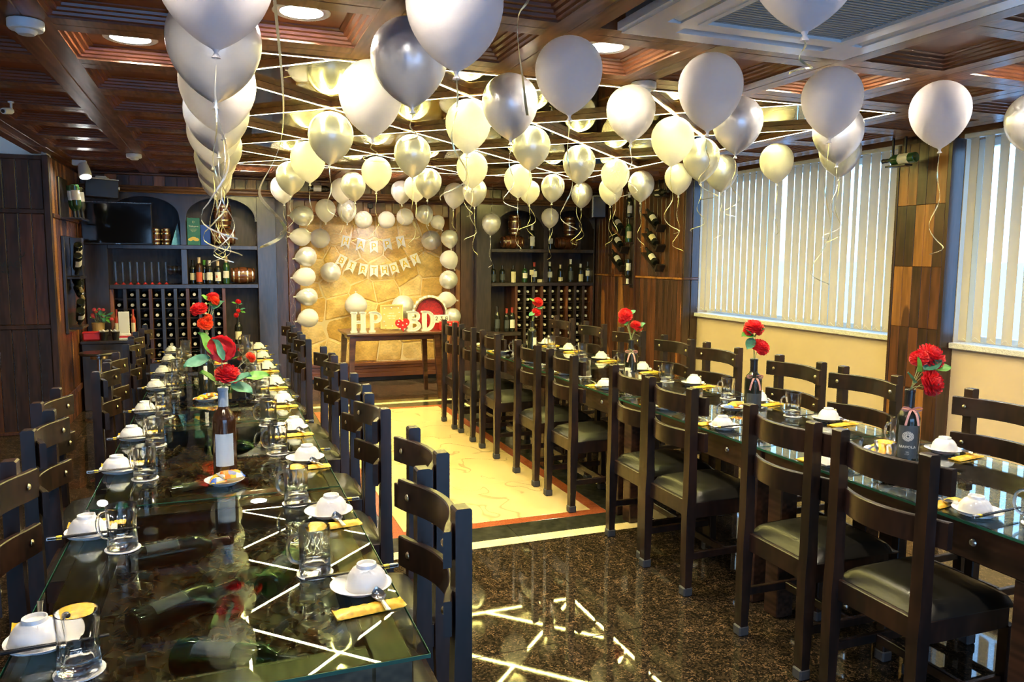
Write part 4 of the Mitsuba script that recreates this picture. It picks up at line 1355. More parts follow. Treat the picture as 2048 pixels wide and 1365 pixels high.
for q, (i, j, lb) in enumerate(((-1, 0, 'round recessed lamp in the coffer beside the first balloon row, wall side'), (0, -1, 'round recessed lamp in the coffer just beyond the nearest balloons'), (2, -1, 'round recessed lamp in the coffer beside the air conditioner'),
                                (5, -2, 'round recessed lamp in a coffer near the window, above the camera'), (0, -3, 'round recessed lamp over the near end of the television-side table'), (2, -4, 'round recessed lamp over the aisle, above the camera'), (-1, -3, 'round recessed lamp over the camera, wall side'),
                                (4, -4, 'round recessed lamp above the near end of the window-side table'), (0, 7, 'round recessed lamp in the coffer before the television-side shelves'), (2, 7, 'round recessed lamp in the coffer before the stone niche'), (4, -1, 'round recessed lamp hidden behind the pearl balloons near the air conditioner'))):
    lamp(lb, gx(i) + GS / 2, gy(j) + GS / 2)
DET = lathe([(0, -.055), (.028, -.055), (.036, -.048), (.040, -.040), (.058, -.038), (.064, -.030), (.064, -.004), (.058, 0), (0, 0)], 28)
DETP = mikit.ply(DET, 'm_plastic_white', 40)
for x, y, lb in ((-.66, 3.55, 'white round smoke detector on the wide beam at the near end, wall side'), (-.66, 7.72, 'white round smoke detector on the far end of the beam by the television'), (2.07, 3.56, 'white round smoke detector beside the front edge of the light lattice')):
    solo('smoke_detector', DETP, lb, 'smoke detector', 'smoke detectors', T().translate([x, y, CZ]))

ac = thing('air_conditioner', 'large white ceiling cassette air conditioner with grey grille', 'air conditioner')
AX0, AX1, AY0, AY1 = 1.50, 2.60, 1.66, 2.76
acc = sg.box(AX0, AY0, AX1, AY1)
cxm, cym = (AX0 + AX1) / 2, (AY0 + AY1) / 2
inner = sg.box(cxm - .33, cym - .33, cxm + .33, cym + .33)
slots = [sg.box(cxm - .36, AY1 - .145, cxm + .36, AY1 - .085), sg.box(cxm - .36, AY0 + .085, cxm + .36, AY0 + .145), sg.box(AX0 + .085, cym - .36, AX0 + .145, cym + .36), sg.box(AX1 - .145, cym - .36, AX1 - .085, cym + .36)]
pm = extrude(acc.difference(inner).difference(shapely.union_all(slots)), .03); pm.apply_translation([0, 0, CZ - .025])
part(ac, 'panel', mikit.ply(pm, 'm_white'))
part(ac, 'housing', boxat(AX0 + .01, AX1 - .01, AY0 + .01, AY1 - .01, CZ + .03, CZ + .11, 'm_plastic_grey', .002))
part(ac, 'rim', mikit.ply(mv(extrude(acc.buffer(.012, join_style=2).difference(acc), .03), z=CZ - .012), 'm_plastic_white'))
for q, s in enumerate(slots):
    a, b, c, d = s.bounds
    part(ac, 'louvre', mikit.ply(mv(boxm(-(c - a) / 2 + .004, (c - a) / 2 - .004, -(d - b) / 2 + .004, (d - b) / 2 - .004, -.003, .003, .002), (a + c) / 2, (b + d) / 2, CZ - .010, rx=18 if q < 2 else 0, ry=18 if q >= 2 else 0), 'm_plastic_white'), label='pale air flap')
gr = [boxm(cxm - .33, cxm + .33, cym - .33 + .022 * q, cym - .33 + .022 * q + .011, CZ - .02, CZ - .008, .002) for q in range(30)]
for q in range(30):
    a = cym - .33 + .022 * q
    part(ac, 'grille_bar', boxat(cxm - .33, cxm + .33, a, a + .013, CZ - .018, CZ - .006, 'm_plastic_grey', .002))
part(ac, 'grille_back', boxat(cxm - .335, cxm + .335, cym - .335, cym + .335, CZ + .0, CZ + .012, 'm_plastic_grey', .001))
fr_ = mv(extrude(inner.buffer(.012, join_style=2).difference(inner.buffer(-.012, join_style=2)), .016), z=CZ - .03)
part(ac, 'grille_frame', mikit.ply(fr_, 'm_plastic_white'))


def camera_unit(label, x, y, z, rz):
    k = thing('security_camera', label, 'security camera')
    W = at(x, y, z, rz).scale([.55, .55, .55])
    part(k, 'mount', cached(('cmount',), lambda: cat([lathe([(0, .10), (.03, .10), (.03, .085), (.012, .08), (.012, .0), (0, 0)], 14)]), 'm_plastic_white', 40), W)
    part(k, 'body', cached(('cbody',), lambda: mv(lathe([(0, 0), (.03, 0), (.034, .01), (.034, .13), (.03, .145), (0, .147)], 18), rx=100), 'm_plastic_white', 40), W)
    part(k, 'lens', cached(('clens',), lambda: mv(lathe([(0, .0), (.02, 0), (.02, .006), (0, .008)], 14), y=-.144, z=-.026, rx=100), 'm_black', 40), W)


camera_unit('small white security camera under the ceiling edge near the partition', -1.107, 5.42, 2.445, -20)
sl = thing('spot_lamp', 'white track spot lamp under the ceiling before the television speaker', 'spot lamp')
part(sl, 'bracket', boxat(-1.24, -1.12, 8.32, 8.38, 2.44, 2.49, 'm_plastic_white', .006))
part(sl, 'head', mikit.ply(mv(lathe([(0, 0), (.04, 0), (.052, -.06), (.056, -.13), (.05, -.135), (0, -.13)], 20), -1.15, 8.33, 2.45, rx=-25, ry=-12), 'm_plastic_white', 40))
a = np.arange(16) * 2 * PI / 16
dv = trimesh.Trimesh(np.vstack([[[0, 0, 0]], np.stack([.048 * np.cos(a), .048 * np.sin(a), 0 * a], 1)]), [[0, 1 + (q + 1) % 16, 1 + q] for q in range(16)], process=False)
part(sl, 'lens', mikit.ply(mv(mv(dv, z=-.137), -1.15, 8.33, 2.45, rx=-25, ry=-12), 'm_emitbody'), label='glowing lens', emitter={'type': 'area', 'radiance': {'type': 'rgb', 'value': [60, 62, 62]}})

# ------------------------------------------------------------------ back wall: stone niche between two shelf units
struct('wall_back', boxat(-1.5, 5.3, 9.963, 10.1, 0, 2.62, 'm_mortar', .001))
NX0, NX1, NZ0, NZ1 = .93, 2.80, .25, 2.12
r = np.random.default_rng(23)
pts = []
for a in np.linspace(NX0 + .15, NX1 - .15, 6):
    for q, b in enumerate(np.linspace(NZ0 + .13, NZ1 - .13, 7)):
        pts.append([a + r.uniform(-.11, .11) + .07 * (q % 2), b + r.uniform(-.11, .11)])
pts = np.array(pts)
mir = [pts, pts * [-1, 1] + [2 * NX0, 0], pts * [-1, 1] + [2 * NX1, 0], pts * [1, -1] + [0, 2 * NZ0], pts * [1, -1] + [0, 2 * NZ1]]
vor = Voronoi(np.vstack(mir))
for q in range(len(pts)):
    poly = sg.Polygon(vor.vertices[vor.regions[vor.point_region[q]]]).intersection(sg.box(NX0, NZ0, NX1, NZ1)).buffer(-.007, join_style=2).simplify(.004)
    if poly.is_empty or poly.area < .001:
        continue
    poly = getattr(poly, 'geoms', [poly])[0]
    c = np.array(poly.exterior.coords)[:-1]
    if sg.Polygon(c).exterior.is_ccw is False:
        c = c[::-1]
    # slightly wavy outline, bevelled face
    cc = []
    for a, b in zip(c, np.roll(c, -1, 0)):
        nn = max(1, int(np.linalg.norm(b - a) / .07))
        for s in range(nn):
            cc.append(a + (b - a) * s / nn + (r.uniform(-.004, .004, 2) if s else 0))
    cc = np.array(cc); n = len(cc)
    ctr = cc.mean(0)
    dep = .022 + r.uniform(0, .018)
    tilt = r.uniform(-.05, .05, 2)
    ins = ctr + (cc - ctr) * (1 - .014 / np.linalg.norm(cc - ctr, axis=1, keepdims=True).clip(.02))
    y_f = 9.98 - dep - (ins - ctr) @ tilt
    v = np.vstack([np.c_[cc[:, 0], np.full(n, 9.98), cc[:, 1]], np.c_[cc[:, 0], 9.98 - (dep - .009) - (cc - ctr) @ tilt, cc[:, 1]], np.c_[ins[:, 0], y_f, ins[:, 1]], [[ctr[0], 9.98 - dep - .003, ctr[1]]]])
    f = []
    for a in range(n):
        b = (a + 1) % n
        for L in (0, n):
            f += [[L + a, L + b, L + n + b], [L + a, L + n + b, L + n + a]]
        f.append([2 * n + a, 2 * n + b, 3 * n])
    part('wall_back', 'stone', mikit.ply(trimesh.Trimesh(v, np.array(f), process=False), f'm_stone{q % 3}', 25))
# base of stacked boards, posts and the frieze of the niche
for q, (z0, z1, yy) in enumerate(((.0, .06, 9.90), (.06, .12, 9.85), (.12, .17, 9.87), (.17, .21, 9.86), (.21, .25, 9.84))):
    part('wall_back', 'base_board', boxat(NX0 - .06, NX1 + .06, yy, 9.99, z0, z1, 'm_black' if q == 0 else 'm_coffer', .004))
for x0, x1, yy, m in ((.65, .79, 9.60, 'm_plank_dark'), (.79, .865, 9.54, 'm_plank_mid'), (.865, .935, 9.66, 'm_plank_mid'), (2.795, 2.87, 9.62, 'm_plank_mid'), (2.87, 2.93, 9.58, 'm_plank_tan'), (2.93, 3.11, 9.56, 'm_plank_dark')):
    part('wall_back', 'post', boxat(x0, x1, yy, 9.99, 0, 2.30, m, .004))
part('wall_back', 'frieze', boxat(.79, 2.93, 9.66, 9.99, 2.115, 2.30, 'm_coffer', .004))
for a, b in ((1.0, 1.28), (1.34, 1.62), (1.70, 1.98), (2.06, 2.34), (2.42, 2.72)):
    part('wall_back', 'frieze_panel', boxat(a, b, 9.645, 9.665, 2.135, 2.28, 'm_plank_tan', .008))
CORN = [(0, 0), (-.055, 0), (-.06, .012), (-.035, .03), (-.03, .05), (-.065, .062), (-.07, .075), (0, .075)]


def cornice(x0, x1, y, z):
    m = extrude(CORN, x1 - x0)
    v = m.vertices
    m.vertices = np.stack([x0 + v[:, 2], y + v[:, 0], z + v[:, 1]], 1)
    m.fix_normals()
    return m


part('wall_back', 'cornice', mikit.ply(cornice(-1.35, 5.0, YB, 2.285), 'm_cornice'))
part('wall_back', 'upper_board', boxat(-1.35, 5.0, YB + .03, 9.99, 2.30, 2.5, 'm_plank_dark', .002))
x = -1.35
q = 0
while x < 4.8:
    part('wall_back', 'plank', boxat(x + .003, x + .117, YB + .012, YB + .032, 2.362, 2.475, ('m_plank_mid', 'm_plank_mid', 'm_plank_tan', 'm_plank_dark')[q % 4], .003))
    x += .12; q += 1
part('wall_back', 'moulding', boxat(-1.35, 5.0, YB - .03, YB + .03, 2.475, 2.50, 'm_cornice', .006))


def shelf_unit(label, x0, x1, sx0, div, sx1, r0, r1, arches):
    """x0..x1 the whole unit, shelves from sx0 to sx1 with a divider, rack from r0 to r1"""
    k = thing('shelf_unit', label, 'shelf unit', None)
    Y0, Y1 = YB, 9.90
    part(k, 'back_panel', boxat(x0, x1, 9.86, Y1, 0, 2.29, 'm_cab_in', .002))
    if sx0 - x0 > .02:
        part(k, 'side_board', boxat(x0, sx0, Y0, 9.86, 0, 2.29, 'm_cab', .004))
    part(k, 'side_board', boxat(sx1, x1, Y0, 9.86, 0, 2.29, 'm_cab', .004))
    for z0, z1 in ((1.675, 1.722), (1.235, 1.282)):
        part(k, 'shelf', boxat(sx0, sx1, Y0 - .004, 9.86, z0, z1, 'm_cab', .004))
    part(k, 'divider', boxat(div - .032, div + .032, Y0, 9.86, 1.722, 2.24, 'm_cab', .004))
    part(k, 'divider', boxat(div - .032, div + .032, Y0, 9.86, 1.282, 1.675, 'm_cab', .004))
    # fascia with two arches
    fas = sg.box(sx0, 2.0, sx1, 2.29)
    for a, b, top, base in arches:
        c = (a + b) / 2
        e = affinity.scale(sg.Point(c, base).buffer(1, 32), (b - a) / 2, top - base)
        fas = fas.difference(e).difference(sg.box(a, 1.9, b, base))
    m = xz(extrude(fas.buffer(0), .03)); m.apply_translation([0, Y0 + .03, 0])
    part(k, 'arched_fascia', mikit.ply(m, 'm_cab'))
    # bottle rack
    nd = 10
    pitch = (r1 - r0) / 9
    for q in range(nd):
        xx = r0 + q * pitch
        part(k, 'rack_upright', boxat(xx - .019, xx + .019, Y0 + .002, 9.86, .40, 1.235, 'm_cab' if q % 3 else 'm_plank_mid', .003))
    for row in range(7):
        z = 1.122 - .113 * row
        part(k, 'rack_rod', mikit.ply(boxm(r0, r1, Y0 + .06, Y0 + .075, z - .004, z + .004, .001), 'm_cab_in'))
        part(k, 'rack_rod', mikit.ply(boxm(r0, r1, 9.76, 9.775, z - .004, z + .004, .001), 'm_cab_in'))
    part(k, 'plinth', boxat(sx0, sx1, Y0, 9.86, 0, .40, 'm_cab', .004))
    return pitch


p1 = shelf_unit('dark wooden arched shelf unit with bottle rack behind the television', -1.34, .65, -1.11, -.345, .44, -1.09, .06, ((-1.09, -.38, 2.25, 2.03), (-.31, .42, 2.26, 2.03)))
p2 = shelf_unit('dark wooden arched shelf unit with bottle rack at the window side of the stone niche', 3.11, 4.80, 3.31, 4.075, 4.78, 3.66, 4.76, ((3.34, 4.04, 2.22, 1.93), (4.11, 4.77, 2.24, 1.93)))
rrk = np.random.default_rng(77)
RACKB = bottle_ply('m_bottle')
CAPW = {m: cached(('cap',), capsule_mesh, m, 40) for m in ('m_capsule_white', 'm_capsule_gold', 'm_label_white', 'm_capsule_red')}
for r0, pitch, nm in ((-1.09, p1, 'television'), (3.66, p2, 'window')):
    for row in range(7):
        for col in range(9):
            if nm == 'television' and ((row == 0 and col in (0, 7, 8)) or (row > 3 and col == 0)):
                continue
            x = r0 + pitch * (col + .5) + float(rrk.uniform(-.006, .006))
            z = 1.126 - .113 * row + .0378
            k = thing('racked_bottle', f'dark wine bottle racked neck-out in the {nm}-side unit, {ORD[row]} row down, {ORD[col]} column', 'bottle', f'wine bottles in the {nm}-side rack')
            W = T().translate([x, 9.80 + float(rrk.uniform(-.01, .02)), z]).rotate([1, 0, 0], 90 + float(rrk.uniform(-1, 1)))
            part(k, 'glass_body', RACKB, W)
            part(k, 'capsule', CAPW[('m_capsule_white', 'm_label_white', 'm_capsule_white', 'm_capsule_gold', 'm_label_white')[int(rrk.integers(5))]], W, label='pale bottle capsule')

# things on the shelves
S1, S2 = 1.7222, 1.2822


def barrel_mesh(L, R):
    s = np.linspace(0, 1, 13)
    pr = [(0, .006), (R * .70, .006), (R * .72, 0)] + [(R * (.80 + .20 * math.sin(PI * t)), L * t) for t in s] + [(R * .72, L), (R * .70, L - .006), (0, L - .006)]
    return lathe(pr, 28)


def hoop_mesh(L, R, t):
    r_ = R * (.80 + .20 * math.sin(PI * t)) + .002
    return lathe([(r_ - .004, L * t - .008), (r_, L * t - .008), (r_, L * t + .008), (r_ - .004, L * t + .008)], 28)


def barrel(label, w, L, R):
    k = thing('wooden_barrel', label, 'barrel', 'small wooden barrels on the shelves')
    part(k, 'body', mikit.ply(barrel_mesh(L, R), 'm_barrel', 35), w)
    for t in (.10, .32, .68, .90):
        part(k, 'hoop', mikit.ply(hoop_mesh(L, R, t), 'm_brass', 30), w, label='pale metal hoop')


def lying_barrel(label, x, z, L, R, y=9.62):
    # axis along x, on two small rails
    barrel(label, T().translate([x - L / 2, y, z + R + .004]).rotate([0, 1, 0], 90), L, R)


lying_barrel('wooden barrel lying under an upright one, television-side unit', .08, S1, .25, .098)
barrel('upright wooden barrel on top of another, television-side unit', T().translate([.075, 9.62, S1 + .203]), .27, .10)
lying_barrel('single wooden barrel lying on the lower shelf at the bottle end, television-side unit', .28, S2, .26, .095)
barrel('small upright wooden barrel beside the television screen', T().translate([-.635, 9.56, S1]), .185, .05)
barrel('small upright wooden barrel between the television and the blue trophy', T().translate([-.530, 9.56, S1]), .185, .05)
lying_barrel('wooden barrel lying under an upright one, niche-side bay of the window-side unit', 3.66, S1, .29, .088)
barrel('upright wooden barrel on a lying one, niche-side bay of the window-side unit', T().translate([3.69, 9.62, S1 + .183]), .26, .085)
lying_barrel('wooden barrel lying under an upright one, window bay of the window-side unit', 4.45, S1, .30, .085)
barrel('upright wooden barrel on a lying one, window bay of the window-side unit', T().translate([4.49, 9.62, S1 + .177]), .26, .085)

tro = trimesh.convex.convex_hull(np.array([[-.05, -.03, 0], [.055, -.03, 0], [.055, .03, 0], [-.05, .03, 0], [.018, -.004, .24], [.022, -.004, .24], [.022, .004, .24], [.018, .004, .24]]))
solo('glass_trophy', mikit.ply(tro, 'm_trophy'), 'pointed blue glass trophy on the shelf beside the television', 'trophy', None, T().translate([-.425, 9.53, S1 + .0]))
k = thing('gift_box', 'tall green carton with yellow fruit picture on the television-side shelf', 'box')
part(k, 'carton', boxat(-.308, -.172, 9.56, 9.64, S1, S1 + .31, 'm_greenbox', .003))
part(k, 'lettering', mikit.ply(mv(xz(centred('Yohurrn', .020, .0008)), -.24, 9.5596, S1 + .205), 'm_label_white'), label='white lettering')
for q, (xx, ss) in enumerate(((-.275, .022), (-.24, .026), (-.208, .022), (-.258, .02), (-.222, .02))):
    part(k, 'print', mikit.ply(mv(xz(extrude(affinity.scale(sg.Point(0, 0).buffer(ss, 12), 1.1, .8), .0006)), xx, 9.5598 - .0003 * q, S1 + .065 + .012 * (q % 2)), 'm_yellow'), label='yellow fruit picture')
for q in range(3):
    part(k, 'print', mikit.ply(boxm(-.28 + .01 * q, -.20 - .01 * q, 9.5592, 9.56, S1 + .180 - .014 * q, S1 + .184 - .014 * q, .0003), 'm_label_cream'))
part(k, 'print', mikit.ply(mv(xz(extrude(sg.Point(0, 0).buffer(.012).difference(sg.Point(0, 0).buffer(.008)), .0006)), -.24, 9.5596, S1 + .262), 'm_label_cream'))
k = thing('gift_box', 'plain blue box leaning beside the green carton on the television-side shelf', 'box')
part(k, 'carton', boxat(-.168, -.062, 9.60, 9.66, S1, S1 + .235, 'm_bluebox', .003))
TUBE = mikit.ply(lathe([(0, .02), (.010, .02), (.0115, .03), (.0115, .25), (.0105, .25), (.0105, .03), (0, .026)], 16), 'm_glass', 40)
TBASE = mikit.ply(lathe([(0, .024), (.008, .022), (.012, .008), (.024, .002), (.024, 0), (0, 0)], 16), 'm_redgloss', 40)
for q in range(8):
    x = -1.055 + .073 * q
    k = thing('tube_glass', f'tall thin glass with red foot, {ORD[q]} from the wall on the television-side shelf', 'glass', 'tall red-footed glasses')
    W = T().translate([x, 9.58, S2])
    part(k, 'tube', TUBE, W); part(k, 'foot', TBASE, W, label='red foot')
WG = mikit.ply(lathe([(0, .002), (.03, .001), (.031, .003), (.006, .008), (.0035, .015), (.0035, .09), (.008, .10), (.03, .125), (.037, .15), (.036, .18), (.031, .205), (.0298, .205), (.0345, .18), (.0355, .15), (.029, .127), (.006, .103), (0, .102)], 20), 'm_glass', 40)
for q, (x, y, nm) in enumerate(((-.455, 9.56, 'in front'), (-.50, 9.66, 'behind, wall side'), (-.41, 9.66, 'behind, divider side'))):
    solo('wine_glass', WG, f'clear stemmed wine glass beside the shelf divider, {nm}', 'wine glass', 'wine glasses on the shelf', T().translate([x, y, S2 + .0]))


def shelf_bottle(label, x, z, h, glass='m_bottle', lab='m_label_white', cap='m_capsule_black', lz=(.05, .14), y=9.6, la=120, dia=.075, rot=-95):
    return make_bottle(label, T().translate([x, y, z]), glass, lab, cap, 'bottles standing on the shelves', scale=(dia / .075, h / .3035), rot=rot, lz=lz, la=la)


tv = 'on the television-side shelf'
shelf_bottle('dark bottle with beige label nearest the divider ' + tv, -.262, S2, .275, lab='m_label_cream', y=9.63)
shelf_bottle('clear-based bottle with red label ' + tv, -.195, S2, .305, 'm_bottle_brown', 'm_label_red', 'm_cork', y=9.56, lz=(.025, .135))
shelf_bottle('green-capped bottle with yellow label behind the red-label one ' + tv, -.142, S2, .275, lab='m_label_cream', cap='m_capsule_green', y=9.66)
shelf_bottle('dark bottle with white label and white cap ' + tv, -.085, S2, .27, cap='m_capsule_white', y=9.58, lz=(.05, .15))
k = shelf_bottle('dark bottle with red figure on white label ' + tv, .005, S2, .265, cap='m_cork', lz=(.035, .155))
part(k, 'label_print', mikit.ply(wrap_mesh(extrude(affinity.scale(sg.Point(-.012, .095).buffer(.014), .7, 1.3), .0004), .0381, 0), 'm_label_red'), T().translate([.005, 9.6, S2]).rotate([0, 0, 1], -95).scale([1, 1, .265 / .3035]))
shelf_bottle('tall slim bottle with cream label beside the barrel ' + tv, .095, S2, .315, 'm_bottle_green', 'm_label_white', 'm_cork', lz=(.065, .145))
wn = 'on the window-side lower shelf'
for x, h, gl, lb, cp, lz, tx in ((3.39, .235, 'm_bottle', 'm_label_dark', 'm_capsule_black', (.03, .14), 'dark unlabelled-looking bottle against the end board'), (3.516, .225, 'm_bottle', 'm_label_dark', 'm_capsule_black', (.04, .15), 'dark slim bottle with black label, second'),
                             (3.668, .225, 'm_bottle', 'm_label_cream', 'm_capsule_black', (.0, .19), 'bottle with tall cream label'), (3.834, .235, 'm_bottle_green', 'm_label_white', 'm_capsule_black', (.07, .16), 'green bottle with square white label'),
                             (3.972, .265, 'm_bottle', 'm_label_white', 'm_capsule_red', (.08, .17), 'dark bottle with pink cap, just before the divider'), (4.197, .275, 'm_bottle', 'm_label_white', 'm_capsule_white', (.07, .155), 'dark bottle just past the divider'),
                             (4.355, .235, 'm_bottle', 'm_label_cream', 'm_capsule_gold', (.015, .085), 'round-shouldered bottle with pale foil neck'), (4.509, .31, 'm_bottle', 'm_label_dark', 'm_capsule_white', (.03, .15), 'tallest dark bottle with grey label'),
                             (4.659, .25, 'm_bottle', 'm_label_cream', 'm_capsule_white', (.01, .13), 'bottle with large pale square label'), (4.765, .28, 'm_bottle', 'm_label_white', 'm_capsule_black', (.09, .17), 'dark bottle at the window end')):
    shelf_bottle(f'{tx} {wn}', x, S2, h, gl, lb, cp, lz)
shelf_bottle('tall bottle with pale label beside the barrels, niche-side bay, upper shelf', 3.935, S1, .32, lz=(.04, .16), cap='m_capsule_white')
shelf_bottle('dark bottle with round white label past the divider, upper shelf, window-side unit', 4.20, S1, .26, lz=(.09, .17), cap='m_capsule_black')
k = thing('display_sign', 'little cream ornament on a stick among the window-side bottles', 'ornament')
part(k, 'stand', mikit.ply(boxm(3.90, 3.906, 9.52, 9.526, S2, S2 + .12, .001), 'm_label_cream')); part(k, 'head', mikit.ply(boxm(3.875, 3.935, 9.515, 9.53, S2 + .10, S2 + .165, .004), 'm_label_cream'))
solo('card_box', boxat(4.0, 4.085, 9.50, 9.56, S2, S2 + .04, 'm_label_cream', .003), 'small cream card box on the window-side lower shelf by the divider', 'box')
for q, (x, cp, lb, h) in enumerate(((3.37, 'm_capsule_black', 'm_label_dark', .33), (3.50, 'm_capsule_red', 'm_label_dark', .30), (3.575, 'm_capsule_red', 'm_label_white', .31))):
    make_bottle(('tall dark bottle with black cap standing on the ledge below the window-side shelf', 'dark bottle with dark red cap standing on the ledge below the window-side shelf', 'bottle with pale label and pink cap standing on the ledge below the window-side shelf')[q],
                T().translate([x, 9.38, .652]), 'm_bottle', lb, cp, 'bottles on the ledge', scale=(1, h / .3035), rot=-100, lz=(.04, .15))
solo('ledge', boxat(3.13, 3.655, 9.26, 9.445, .60, .652, 'm_cab', .005), 'dark wooden ledge in front of the window-side shelf unit', 'ledge')
labels['ledge']['kind'] = 'structure'; labels['ledge'].pop('category')
make_bottle('dark wine bottle with cream label on the ledge before the television-side unit', T().translate([.205, 9.36, .602]), 'm_bottle', 'm_label_cream', 'm_capsule_black', None, scale=(1.1, .31 / .3035), rot=-95, lz=(.05, .14))
struct('ledge', boxat(.07, .43, 9.26, 9.445, .56, .602, 'm_cab', .005))
rose_spray('small red roses in the bottle on the ledge before the television-side unit', (.205, 9.36, .912), [(.214, 9.35, 1.095, 1.1, 0, (.2, -.5, .8)), (.18, 9.34, .935, 1.0, 0, (-.4, -.6, .3)), (.212, 9.34, .985, .8, 0, (.2, -.7, .3))],
           [(.19, 9.35, 1.06, -.6, -.3, .3, .06), (.21, 9.35, 1.05, .6, -.3, .2, .05), (.23, 9.35, .99, .7, -.3, .3, .06), (.23, 9.35, .975, .8, -.3, -.2, .06)], RG)

# television and speaker
k = thing('television', 'flat black television mounted before the arched shelves', 'television')
part(k, 'casing', boxat(-1.315, -.640, 9.20, 9.245, 1.715, 2.155, 'm_black', .006))
part(k, 'screen', boxat(-1.303, -.652, 9.197, 9.205, 1.735, 2.143, 'm_screen', .001), label='dark glossy screen')
part(k, 'top_edge', boxat(-1.315, -.640, 9.196, 9.245, 2.1555, 2.160, 'm_steel', .001), label='pale top edge')
part(k, 'badge', boxat(-1.0, -.955, 9.1965, 9.2, 1.722, 1.728, 'm_steel', .0005))
part(k, 'arm', boxat(-1.05, -.93, 9.245, 9.46, 1.88, 1.98, 'm_black', .004))
k = thing('speaker', 'black loudspeaker hung under the ceiling above the television', 'speaker')
sm = mv(cbox_mesh(.31, .20, .185, .008), -1.095, 9.10, 2.285, rz=8, ry=3)
part(k, 'cabinet', mikit.ply(sm, 'm_black'))
part(k, 'top_plate', mikit.ply(mv(cbox_mesh(.31, .20, .012, .003), -1.09, 9.10, 2.382, rz=8, ry=3), 'm_plastic_white'), label='pale top')
part(k, 'bracket', boxat(-1.15, -1.05, 9.1, 9.46, 2.392, 2.42, 'm_plastic_white', .004))
part(k, 'mount', mikit.ply(mv(lathe([(0, -.01), (.018, -.01), (.018, .01), (0, .01)], 14), -.93, 9.04, 2.29, ry=90), 'm_plastic_white'))
k = thing('speaker', 'black loudspeaker at the window-side corner above the shelf unit', 'speaker')
part(k, 'cabinet', mikit.ply(mv(cbox_mesh(.19, .22, .27, .008), 4.70, 9.20, 2.27, rz=-20), 'm_black'))
part(k, 'side_plate', mikit.ply(mv(cbox_mesh(.012, .22, .27, .003), 4.60, 9.165, 2.27, rz=-20), 'm_plastic_white'), label='pale side')
part(k, 'bracket', boxat(4.66, 4.74, 9.2, 9.46, 2.405, 2.43, 'm_plastic_white', .004))

# niche lamp and bunting
k = thing('spot_lamp', 'small spot lamp shining down the stone niche', 'spot lamp')
part(k, 'mount', boxat(1.755, 1.815, 9.60, 9.66, 2.20, 2.26, 'm_black', .005)); part(k, 'arm', mikit.ply(tube(bez((1.785, 9.63, 2.2), (1.785, 9.63, 2.10), (1.785, 9.75, 2.10), (1.785, 9.81, 2.125)), .008, 8), 'm_black'))
part(k, 'head', mikit.ply(mv(lathe([(0, .07), (.035, .07), (.042, 0), (.038, 0), (.034, .06), (0, .062)], 18), 1.785, 9.82, 2.06, rx=-10), 'm_plastic_white', 40))
part(k, 'bulb', mikit.ply(mv(trimesh.creation.icosphere(2, .026), 1.785, 9.818, 2.083), 'm_emitbody', True), label='glowing bulb', emitter={'type': 'area', 'radiance': {'type': 'rgb', 'value': [9000, 7400, 4200]}})
GOLDL = 'm_goldprint'


def bunting(label, letters, pts, y):
    k = thing('bunting', label, 'bunting')
    pts = np.array(pts)
    ext = np.vstack([pts[0] + (pts[0] - pts[1]) * .9, pts, pts[-1] + (pts[-1] - pts[-2]) * .9])
    part(k, 'cord', mikit.ply(tube(np.c_[ext[:, 0], np.full(len(ext), y - .004), ext[:, 1]], .0022, 5), 'm_ribbon_gold'))
    for q, ch in enumerate(letters):
        a, b = pts[max(q - 1, 0)], pts[min(q + 1, len(pts) - 1)]
        ang = math.degrees(math.atan2(b[1] - a[1], b[0] - a[0]))
        fl = extrude([(-.052, 0), (.052, 0), (.052, -.155), (0, -.112), (-.052, -.155)], .0012)
        fg = xz(fl); lt = xz(mv(centred(ch, .074, .0012), y=-.102, z=.0012))
        pose = dict(ry=-ang)
        f = part(k, 'flag', mikit.ply(mv(mv(fg, **pose), pts[q][0], y - .006 - .002 * (q % 2), pts[q][1]), 'm_flagpaper'))
        part(f, 'letter', mikit.ply(mv(mv(lt, **pose), pts[q][0], y - .006 - .002 * (q % 2), pts[q][1]), GOLDL), label=f'gold letter {ch}')


bunting('string of white swallowtail flags with gold letters reading HAPPY', 'HAPPY', [(1.533, 1.864), (1.716, 1.826), (1.868, 1.805), (2.028, 1.835), (2.204, 1.871)], 9.87)
bunting('string of white swallowtail flags with gold letters reading BIRTHDAY', 'BIRTHDAY', [(1.493, 1.617), (1.606, 1.554), (1.744, 1.513), (1.869, 1.5), (1.996, 1.505), (2.105, 1.528), (2.24, 1.585), (2.38, 1.643)], 9.87)

# birthday table
HZ = .768
k = thing('birthday_table', 'brown narrow wooden table carrying the birthday letters before the stone niche', 'table')
part(k, 'tabletop', boxat(1.29, 2.37, 8.40, 9.10, HZ - .03, HZ, 'm_hpwood', .006))
part(k, 'apron', boxat(1.36, 2.30, 8.44, 8.465, HZ - .085, HZ - .03, 'm_hpwood', .003)); part(k, 'apron', boxat(1.36, 2.30, 9.035, 9.06, HZ - .085, HZ - .03, 'm_hpwood', .003))
part(k, 'apron', boxat(1.34, 1.365, 8.46, 9.04, HZ - .085, HZ - .03, 'm_hpwood', .003)); part(k, 'apron', boxat(2.295, 2.32, 8.46, 9.04, HZ - .085, HZ - .03, 'm_hpwood', .003))
for sx in (-1, 1):
    for sy in (-1, 1):
        top = np.array([1.83 + sx * .47, 8.75 + sy * .29, HZ - .03]); bot = np.array([1.83 + sx * .51, 8.75 + sy * .32, 0])
        ps = [top + [a, b, 0] for a in (-.033, .033) for b in (-.033, .033)] + [bot + [a, b, 0] for a in (-.02, .02) for b in (-.02, .02)]
        part(k, 'leg', mikit.ply(trimesh.convex.convex_hull(np.array(ps)), 'm_hpwood'))


